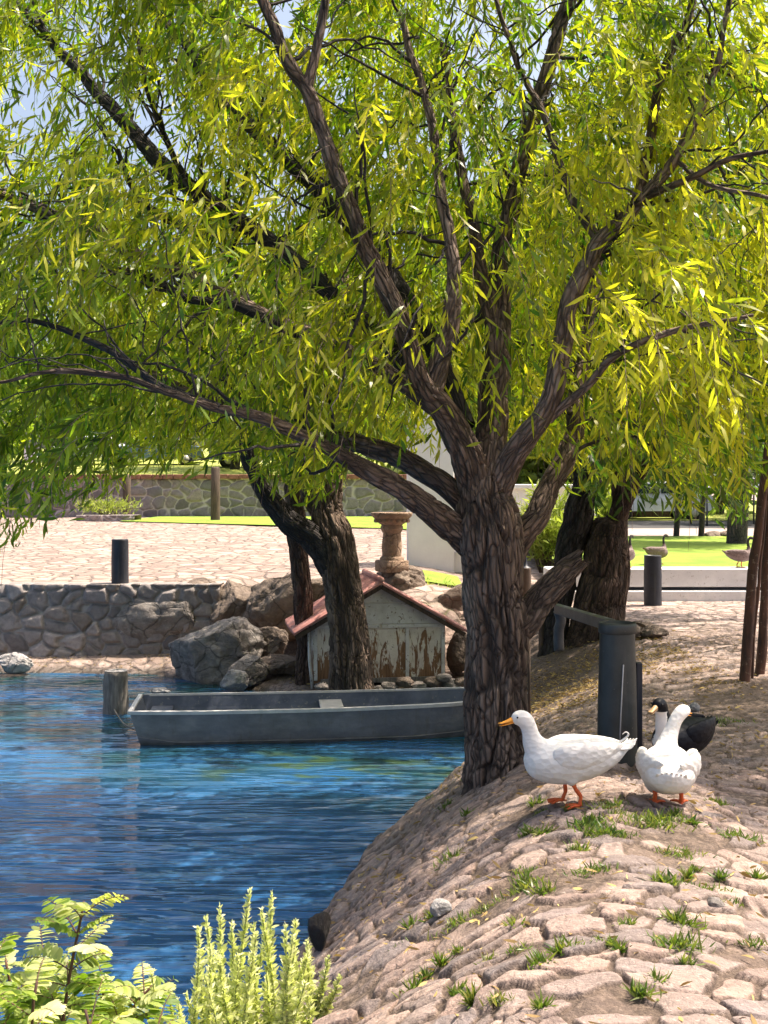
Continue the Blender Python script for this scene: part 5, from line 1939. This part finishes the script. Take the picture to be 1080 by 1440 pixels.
BODY = np.array([(-.315, 0, .300), (-.27, 0, .278), (-.21, 0, .255), (-.12, 0, .236), (-.02, 0, .224), (.07, 0, .220), (.15, 0, .230), (.20, 0, .245), (.235, 0, .258)])
BW = np.array([.012, .040, .075, .108, .122, .122, .108, .080, .030])
BH = np.array([.008, .026, .058, .092, .110, .113, .104, .080, .030])
NECK = np.array([(.12, 0, .23), (.165, 0, .275), (.195, 0, .32), (.210, 0, .365), (.222, 0, .405), (.242, 0, .436), (.268, 0, .444), (.292, 0, .436), (.305, 0, .430)])
NW = np.array([.080, .070, .052, .040, .036, .037, .036, .028, .014])
NH = np.array([.085, .074, .056, .043, .041, .043, .040, .030, .014])


def bird(name, label, cat, group, kind, loc, rz, scale, leg_mat, bill_mat, head_turn=0.0, leg_step=0.02, neck=None, body=True, sit=False, leg_h=None, neck_lean=0.0, neck_up=0.0, rump=False):
    root = empty(name, loc, label, cat, group, rz)
    root.scale = (scale,) * 3
    NK = NECK.copy() if neck is None else np.array(neck, float)
    # turning the head: rotate the upper part of the neck round its own axis
    if head_turn:
        piv = NK[3].copy()
        for k in range(4, len(NK)):
            v = NK[k] - piv
            a = head_turn * min(1, (k - 3) / 2.0)
            NK[k] = piv + np.array([v[0] * math.cos(a) - v[1] * math.sin(a), v[0] * math.sin(a) + v[1] * math.cos(a), v[2]])
    if neck_up:
        for k in range(2, len(NK)):
            NK[k][2] += neck_up * min(1, (k - 1) / 3.0)
    if neck_lean:
        for k in range(2, len(NK)):
            NK[k][1] += neck_lean * (NK[k][2] - .3)
    m = MB()
    BD, bw_, bh_ = BODY.copy(), BW.copy(), BH.copy()
    if rump:
        BD[0] = (-.285, 0, .262)
        BD[1] = (-.262, 0, .252)
        BD[2] = (-.215, 0, .240)
        bw_[0:3] = (.012, .046, .088)
        bh_[0:3] = (.010, .040, .076)
    V, q_, t_ = loft(BD, bw_, bh_, 40, 60)
    m.add(V, q_, t_)
    nw, nh = (NW, NH) if neck is None else (NW * np.array([1, .9, .62, .55, .55, .6, .75, .75, .8, ]), NH * np.array([1, .9, .62, .55, .55, .6, .75, .75, .8]))
    if rump:
        nw, nh = nw * np.array([1, .95, .86, .84, .86, .88, .9, .9, 1]), nh * np.array([1, .95, .86, .84, .86, .88, .9, .9, 1])
    V, q_, t_ = loft(NK, nw, nh, 32, 60)
    m.add(V, q_, t_)
    # thigh bulges
    for sy in (-1, 1):
        V, q_, t_ = loft(np.array([(.02, sy * .05, .20), (.015, sy * .062, .15), (.01, sy * .06, .112)]), np.array([.05, .042, .014]), np.array([.055, .045, .014]), 16, 12)
        m.add(V, q_, t_)
    b = m.build('body', M[kind], root, True)
    r = b.modifiers.new('remesh', 'REMESH')
    r.mode = 'VOXEL'
    r.voxel_size = .007
    r.use_smooth_shade = True
    s = b.modifiers.new('smooth', 'SMOOTH')
    s.factor = .5
    s.iterations = 9
    # folded wings, one mesh each
    for sy in (-1, 1):
        W_ = np.array([(.125, sy * .082, .255), (.08, sy * .100, .262), (.01, sy * .108, .265), (-.07, sy * .102, .272), (-.15, sy * .084, .285), (-.22, sy * .055, .298), (-.265, sy * .035, .305)])
        V, q_, t_ = loft(W_, np.array([.010, .026, .030, .028, .022, .014, .004]), np.array([.020, .055, .068, .062, .046, .026, .006]), 24, 44)
        # feather rows
        u_ = np.abs(np.sin(V[:, 0] * 46 + (V[:, 2] - .27) * 60))
        V = V + np.array([0, sy * .004, 0]) * (u_ ** 4)[:, None]
        mm = MB()
        mm.add(V, q_, t_)
        mm.build('wing', M[kind], root, True)
    # tail feathers and curl
    mm = MB()
    for k in range(-3, 4):
        V, q_, t_ = loft(np.array([(-.22, k * .012, .272 + .004 * abs(k)), (-.29, k * .017, .30 - .003 * abs(k)), (-.345 + .010 * abs(k), k * .020, .328 - .004 * abs(k))]), np.array([.014, .016, .003]), np.array([.006, .005, .002]), 10, 12)
        mm.add(V, q_, t_)
    if kind == 'duck_white' and not rump:
        V, q_, t_ = loft(np.array([(-.25, 0, .308), (-.285, 0, .332), (-.300, 0, .352), (-.285, 0, .362), (-.268, 0, .350)]), np.array([.010, .009, .007, .005, .002]), np.array([.005, .005, .004, .003, .002]), 10, 18)
        mm.add(V, q_, t_)
    tl_ = mm.build('tail', M[kind], root, True)
    if rump:
        tl_.location = (.052, 0, -.052)
    elif kind == 'duck_pied':
        tl_.location = (.045, 0, -.018)
    # bill
    hd = nrm(NK[-1] - NK[-3])
    hd = nrm(np.array([hd[0], hd[1], -.34]))
    sd = nrm(np.cross([0, 0, 1], hd))
    upv = np.cross(hd, sd)
    b0 = NK[-2] + hd * .008
    long_ = .078 if neck is None else .055
    def beak(sc_up, off, wid, hgt):
        n_ = 12
        rows_ = []
        for k in range(n_):
            u_ = k / (n_ - 1)
            w_ = wid * np.interp(u_, [0, .2, .5, .8, .95, 1], [1, .92, .78, .92, .7, .15])
            h_ = hgt * np.interp(u_, [0, .3, .6, .9, 1], [1, .72, .42, .25, .08])
            cpt = b0 + hd * long_ * u_ + upv * (off + .010 * u_ * u_)
            rows_.append([cpt + sd * (w_ * math.cos(a)) + upv * (h_ * math.sin(a) * (1 if math.sin(a) > 0 else .45)) for a in np.arange(16) * 2 * math.pi / 16])
        V = np.array(rows_).reshape(-1, 3)
        q2 = []
        for r_ in range(n_ - 1):
            for k in range(16):
                q2.append([r_ * 16 + k, r_ * 16 + (k + 1) % 16, (r_ + 1) * 16 + (k + 1) % 16, (r_ + 1) * 16 + k])
        V = np.vstack([V, b0 + hd * long_ + upv * (off + .01)])
        t2_ = [[(n_ - 1) * 16 + k, (n_ - 1) * 16 + (k + 1) % 16, len(V) - 1] for k in range(16)]
        return V, q2, t2_
    mm = MB()
    mm.add(*beak(1, .002, .0165, .017))
    mm.add(*beak(1, -.010, .014, .009))
    mm.build('bill', M[bill_mat], root, True)
    # eyes
    for sy in (-1, 1):
        c_ = NK[-3] + hd * .012 + sd * sy * (.0335 if neck is None else .026) + upv * .014
        V, T_ = icosphere(2)
        build('eye', V * .0052 + c_, None, T_, M['eye'], root, True)
    # legs
    if not sit:
        for sy, st_ in ((-1, leg_step), (1, -leg_step)):
            mm = MB()
            hip = np.array([.012, sy * .058, .135])
            ank = np.array([-.010 + st_ * .8, sy * .056, .055])
            foot = np.array([.0 + st_, sy * .058, .008])
            PP = catmull(np.array([hip, (hip + ank) / 2 + [.004, 0, 0], ank, (ank + foot) / 2, foot]), 18)
            mm.tube(PP, np.interp(np.linspace(0, 1, 18), [0, .3, .55, .7, 1], [.014, .010, .0115, .009, .010]), 12)
            mm.build('leg', M[leg_mat], root, True)
            # webbed foot: three toes with web between and a hind toe
            mm = MB()
            toes = [foot + np.array([.078 * math.cos(a), .078 * math.sin(a), -.006]) for a in (-.52 - .12 * sy, .0 - .1 * sy, .50 - .1 * sy)]
            for tp in toes:
                mm.tube(catmull(np.array([foot, (foot + tp) / 2 + [0, 0, .006], tp]), 8), np.linspace(.0085, .004, 8), 8)
            mm.tube(np.array([foot, foot + [-.022, 0, -.002]]), np.array([.006, .003]), 6)
            web = []
            fc = foot + [0, 0, .003]
            cv = [toes[0], (toes[0] + toes[1]) / 2 * .93 + fc * .07, toes[1], (toes[1] + toes[2]) / 2 * .93 + fc * .07, toes[2]]
            V = np.array([fc] + cv)
            V2 = V - [0, 0, .004]
            tt = [[0, k, k + 1] for k in range(1, 5)]
            tb = [[6, 6 + k + 1, 6 + k] for k in range(1, 5)]
            rimq = [[k, k + 6, k + 7, k + 1] for k in range(1, 5)]
            mm.add(np.vstack([V, V2]), rimq, tt + tb)
            mm.build('foot', M[leg_mat], root, True)
    return root


x, d, z = pick(803, 1133)
sc1 = d / F * 155 / .56
bird('duck', 'white duck with orange bill facing left beside the dark bollard', 'duck', None, 'duck_white', (x, d, z + .004), math.pi + .10, sc1, 'orange_leg', 'orange_bill', 0, .030)
x, d, z = pick(941, 1134)
o = bird('duck', 'plump white duck with its back to the viewer, standing in front of the black duck', 'duck', None, 'duck_white', (x, d + .02, z + .004), math.radians(80), sc1 * .98, 'orange_leg', 'orange_bill', math.radians(-26), .012, neck_lean=-.32, neck_up=.03, rump=True)
o.scale = (sc1 * .9, sc1 * 1.16, sc1 * 1.05)
for ch in o.children:
    if ch.name.split('.')[0] not in ('leg', 'foot'):
        ch.location.z -= .062
x, d, z = pick(965, 1095)
bird('duck', 'black duck with white breast and white nape, behind the white duck at the right', 'duck', None, 'duck_pied', (x, d + .05, z + .004), math.pi + math.radians(42), sc1 * 1.0, 'dark_leg', 'horn_bill', 0.15, .01)

GNECK = np.array([(.12, 0, .24), (.165, 0, .30), (.178, 0, .36), (.165, 0, .43), (.168, 0, .50), (.198, 0, .545), (.230, 0, .548), (.256, 0, .535), (.268, 0, .528)])
gz = .365
p = at(1040, 806, 16.85)
goose = bird('goose', 'brown goose with dark neck standing on the low white wall near the poles', 'goose', 'geese on the low white wall', 'goose', (p[0], 16.85, gz + .095), .12, 1.0, 'orange_leg', 'dark_leg', 0, .02, neck=GNECK)
goose.scale = (.80,) * 3
for px, dd_, rz, lb, sc_ in [(924, 17.6, .5, 'goose standing on the lawn just behind the short bollard on the path', .80), (880, 16.85, .9, 'goose on the white wall half hidden by the sawn-off trunk', .84)]:
    g2 = copy_tree(goose)
    g2.location = (X(px, dd_), dd_, gz + .095 if dd_ < 17 else .465)
    g2.rotation_euler = (0, 0, rz)
    g2.scale = (sc_,) * 3
    g2['label'] = lb

# ------------------------------------------------------------------ far objects
def mat_flat(name, c, rough=.5, metallic=0):
    return mat_simple(name, tuple(v * .88 for v in c), c, 3, rough, .05, 30, metallic)
M['car_blue'] = mat_flat('blue_grey_car_paint', (.16, .23, .36), .3)
M['car_white'] = mat_flat('white_car_paint', (.72, .73, .75), .3)
M['glass'] = mat_flat('dark_glass', (.03, .045, .06), .08)
M['tyre'] = mat_flat('tyre_rubber', (.02, .02, .02), .9)
M['yellow'] = mat_flat('yellow_paint', (.72, .44, .03), .5)
M['maroon'] = mat_flat('maroon_paint', (.16, .05, .07), .6)
M['canvas'] = mat_flat('white_canvas', (.72, .73, .80), .8)
M['lampglass'] = mat_flat('white_lamp_glass', (.80, .74, .74), .4)


def car(label, loc, rz, paint, group):
    o = empty('parked_car', loc, label, 'car', group, rz)
    L_, Wd = 4.2, 1.7
    prof = [(-2.1, .35), (-2.08, .75), (-1.95, .88), (-1.2, .95), (-.6, 1.38), (.75, 1.42), (1.45, .98), (1.95, .92), (2.1, .75), (2.1, .35)]
    m = MB()
    n_ = len(prof)
    rows_ = []
    for yy, sq in ((-.85, .93), (-.78, 1.0), (.78, 1.0), (.85, .93)):
        rows_.append([(px_ * (1 if sq == 1 else .985), yy * (1 - max(0, zz - .95) * .35), .35 + (zz - .35) * (1 if sq == 1 else .97)) for px_, zz in prof])
    V = np.array(rows_).reshape(-1, 3)
    q_ = [[r_ * n_ + k, (r_ + 1) * n_ + k, (r_ + 1) * n_ + (k + 1) % n_, r_ * n_ + (k + 1) % n_] for r_ in range(3) for k in range(n_)]
    t_ = [[0, k, k + 1] for k in range(1, n_ - 1)] + [[3 * n_, 3 * n_ + k + 1, 3 * n_ + k] for k in range(1, n_ - 1)]
    m.add(V, q_, t_)
    m.build('body', M[paint], o)
    for sy in (-1, 1):
        m = MB()
        yy = sy * .745
        m.prism([(-1.0, .98), (-.52, 1.31), (.05, 1.33), (.05, .98)], min(yy, yy + sy * .08), max(yy, yy + sy * .08))
        m.prism([(.12, .98), (.12, 1.33), (.7, 1.34), (1.25, .99)], min(yy, yy + sy * .08), max(yy, yy + sy * .08))
        m.build('window', M['glass'], o)
    m = MB()
    m.box((-.93, 0, 1.175), (.02, 1.2, .50), 0, 0, M=np.array([[.74, 0, .72], [0, 1, 0], [-.72, 0, .74]]).T)
    m.build('windscreen', M['glass'], o)
    for sx in (-1.3, 1.3):
        for sy in (-1, 1):
            m = MB()
            m.tube(np.array([[sx, sy * .70, .32], [sx, sy * .88, .32]]), .32, 20)
            w_ = m.build('wheel', M['tyre'], o, True)
            m = MB()
            m.tube(np.array([[sx, sy * .87, .32], [sx, sy * .895, .32]]), .19, 16)
            m.build('rim', M['rim'], w_, True)
    for sy in (-.6, .6):
        m = MB()
        m.box((-2.07, sy, .72), (.06, .3, .12), 0, .01)
        m.build('headlight', M['lampglass'], o)
    return o


hzl = lambda y_: 1.93 + .052 * (y_ - 38)
car('blue-grey car parked on the slope above the far wall, the right one', (X(222, 54), 54, hzl(54)), .15, 'car_blue', 'parked cars above the far wall')
car('white car parked above the far wall left of the blue-grey car', (X(130, 55), 55, hzl(55)), -.1, 'car_white', 'parked cars above the far wall')
car('blue car parked above the far wall right of the tall wooden post', (X(360, 52), 52, hzl(52)), .2, 'car_blue', 'parked cars above the far wall')
car('white car parked beyond the road under the yellow stall', (X(915, 41.5), 41.5, .52), .1, 'car_white', None)

# yellow stall beyond the road
o = empty('yellow_stall', (X(920, 44), 44, .55), 'yellow stall beyond the road behind the white car', 'stall')
m = MB()
m.box((0, 0, .55), (2.9, 1.3, 1.1), 0, .03)
m.build('counter', M['darkwood'], o)
m = MB()
m.prism([(-1.6, 1.15), (1.6, 1.15), (1.35, 1.75), (-1.35, 1.75)], -.75, .75)
m.build('awning', M['yellow'], o)
m = MB()
for sx in (-1.35, 1.35):
    m = MB()
    m.tube(np.array([[sx, -.6, 0], [sx, -.6, 1.2]]), .04, 8)
    m.build('post', M['steel'], o, True)
# white tent
o = empty('white_tent', (X(1028, 36), 36, .5), 'white canvas tent beyond the lawn at the right edge', 'tent')
m = MB()
V = np.array([(-1.1, -1, 1.2), (1.1, -1, 1.2), (1.1, 1, 1.2), (-1.1, 1, 1.2), (-.9, -.9, 1.45), (.9, -.9, 1.45), (.9, .9, 1.45), (-.9, .9, 1.45), (0, 0, 2.15)])
m.add(V, [[0, 1, 5, 4], [1, 2, 6, 5], [2, 3, 7, 6], [3, 0, 4, 7], [3, 2, 1, 0]], [[4, 5, 8], [5, 6, 8], [6, 7, 8], [7, 4, 8]])
m.build('roof', M['canvas'], o)
for sx in (-1.02, 1.02):
    for sy in (-.92, .92):
        m = MB()
        m.tube(np.array([[sx, sy, -.05], [sx, sy, 1.24]]), .03, 8)
        m.build('pole', M['steel'], o, True)
o = empty('maroon_cabinet', (X(1038, 33.5), 33.5, .5), 'dark maroon cabinet standing under the white tent', 'cabinet')
m = MB()
m.box((0, 0, .38), (.34, .4, .80), 0, .02)
m.build('body', M['maroon'], o)
m = MB()
m.box((0, -.02, .80), (.40, .46, .05), 0, .015)
m.build('lid', M['bollard_blue'], o)
# grey rubble strip on the lawn edge
for k, (px, w_, h_, lb) in enumerate([(1005, 34, 12, 'low grey-brown rock at the far edge of the lawn, the left one'), (1030, 40, 14, 'low grey-brown rock at the far edge of the lawn under the tent')]):
    rock(lb, px, 760, w_, h_, 27.4, 'rock_brown', 870 + k, .6, name='lawn_rock', cuts=8, sub=4)
# white lantern among the hanging leaves on the left
D = 30
p = at(44, 735, D)
o = empty('white_lamp', p, 'white square lamp on a thin post at the left edge behind the hanging leaves', 'lamp')
m = MB()
m.tube(np.array([[0, 0, -.2], [0, 0, 1.55]]), .03, 8)
m.build('post', M['steel'], o, True)
m = MB()
m.box((0, 0, 1.76), (.30, .30, .36), 0, .02)
m.build('lamp_head', M['lampglass'], o)
m = MB()
m.box((0, 0, 1.97), (.36, .36, .05), 0, .015)
m.build('lamp_cap', M['steel'], o)

# ------------------------------------------------------------------ light, sky, camera
SUN_EL, SUN_AZ = math.radians(64), math.radians(72)   # azimuth from +Y towards +X
sv = Vector((math.sin(SUN_AZ) * math.cos(SUN_EL), math.cos(SUN_AZ) * math.cos(SUN_EL), math.sin(SUN_EL)))
sl = bpy.data.lights.new('sun', 'SUN')
sl.energy = 5.0
sl.angle = math.radians(.53)
sl.color = (1.0, .875, .73)
so = bpy.data.objects.new('sun', sl)
C.objects.link(so)
so.rotation_euler = sv.to_track_quat('Z', 'Y').to_euler()
so.location = (6, 10, 14)

wd = bpy.data.worlds.new('World')
scene.world = wd
wd.use_nodes = True
nt = wd.node_tree
nt.nodes.clear()
bg = nt.nodes.new('ShaderNodeBackground')
sky = nt.nodes.new('ShaderNodeTexSky')
sky.sky_type = 'NISHITA'
sky.sun_disc = False
sky.sun_elevation = SUN_EL
sky.sun_rotation = SUN_AZ
sky.air_density = 1.0
sky.dust_density = 7.0
sky.ozone_density = .45
bg.inputs['Strength'].default_value = .15
ow = nt.nodes.new('ShaderNodeOutputWorld')
nt.links.new(sky.outputs[0], bg.inputs[0])
nt.links.new(bg.outputs[0], ow.inputs[0])

cam = bpy.data.cameras.new('camera')
co_ = bpy.data.objects.new('camera', cam)
C.objects.link(co_)
co_.location = (0, 0, CAMZ)
co_.rotation_euler = (math.radians(90), 0, 0)
cam.sensor_fit = 'HORIZONTAL'
cam.sensor_width = 36
cam.lens = 36 * F / 1080
cam.shift_y = -(720 - HZ) / 1080
cam.clip_end = 3000
scene.camera = co_

vs = scene.view_settings
scene.display_settings.display_device = 'sRGB'
vs.view_transform = 'Standard'
vs.look = 'None'
vs.exposure = .92
vs.gamma = 1
scene.cycles.max_bounces = 8
scene.cycles.diffuse_bounces = 4
scene.cycles.glossy_bounces = 3
scene.cycles.transmission_bounces = 4
scene.cycles.use_denoising = True
scene.cycles.sample_clamp_indirect = 6
scene.cycles.sample_clamp_direct = 5
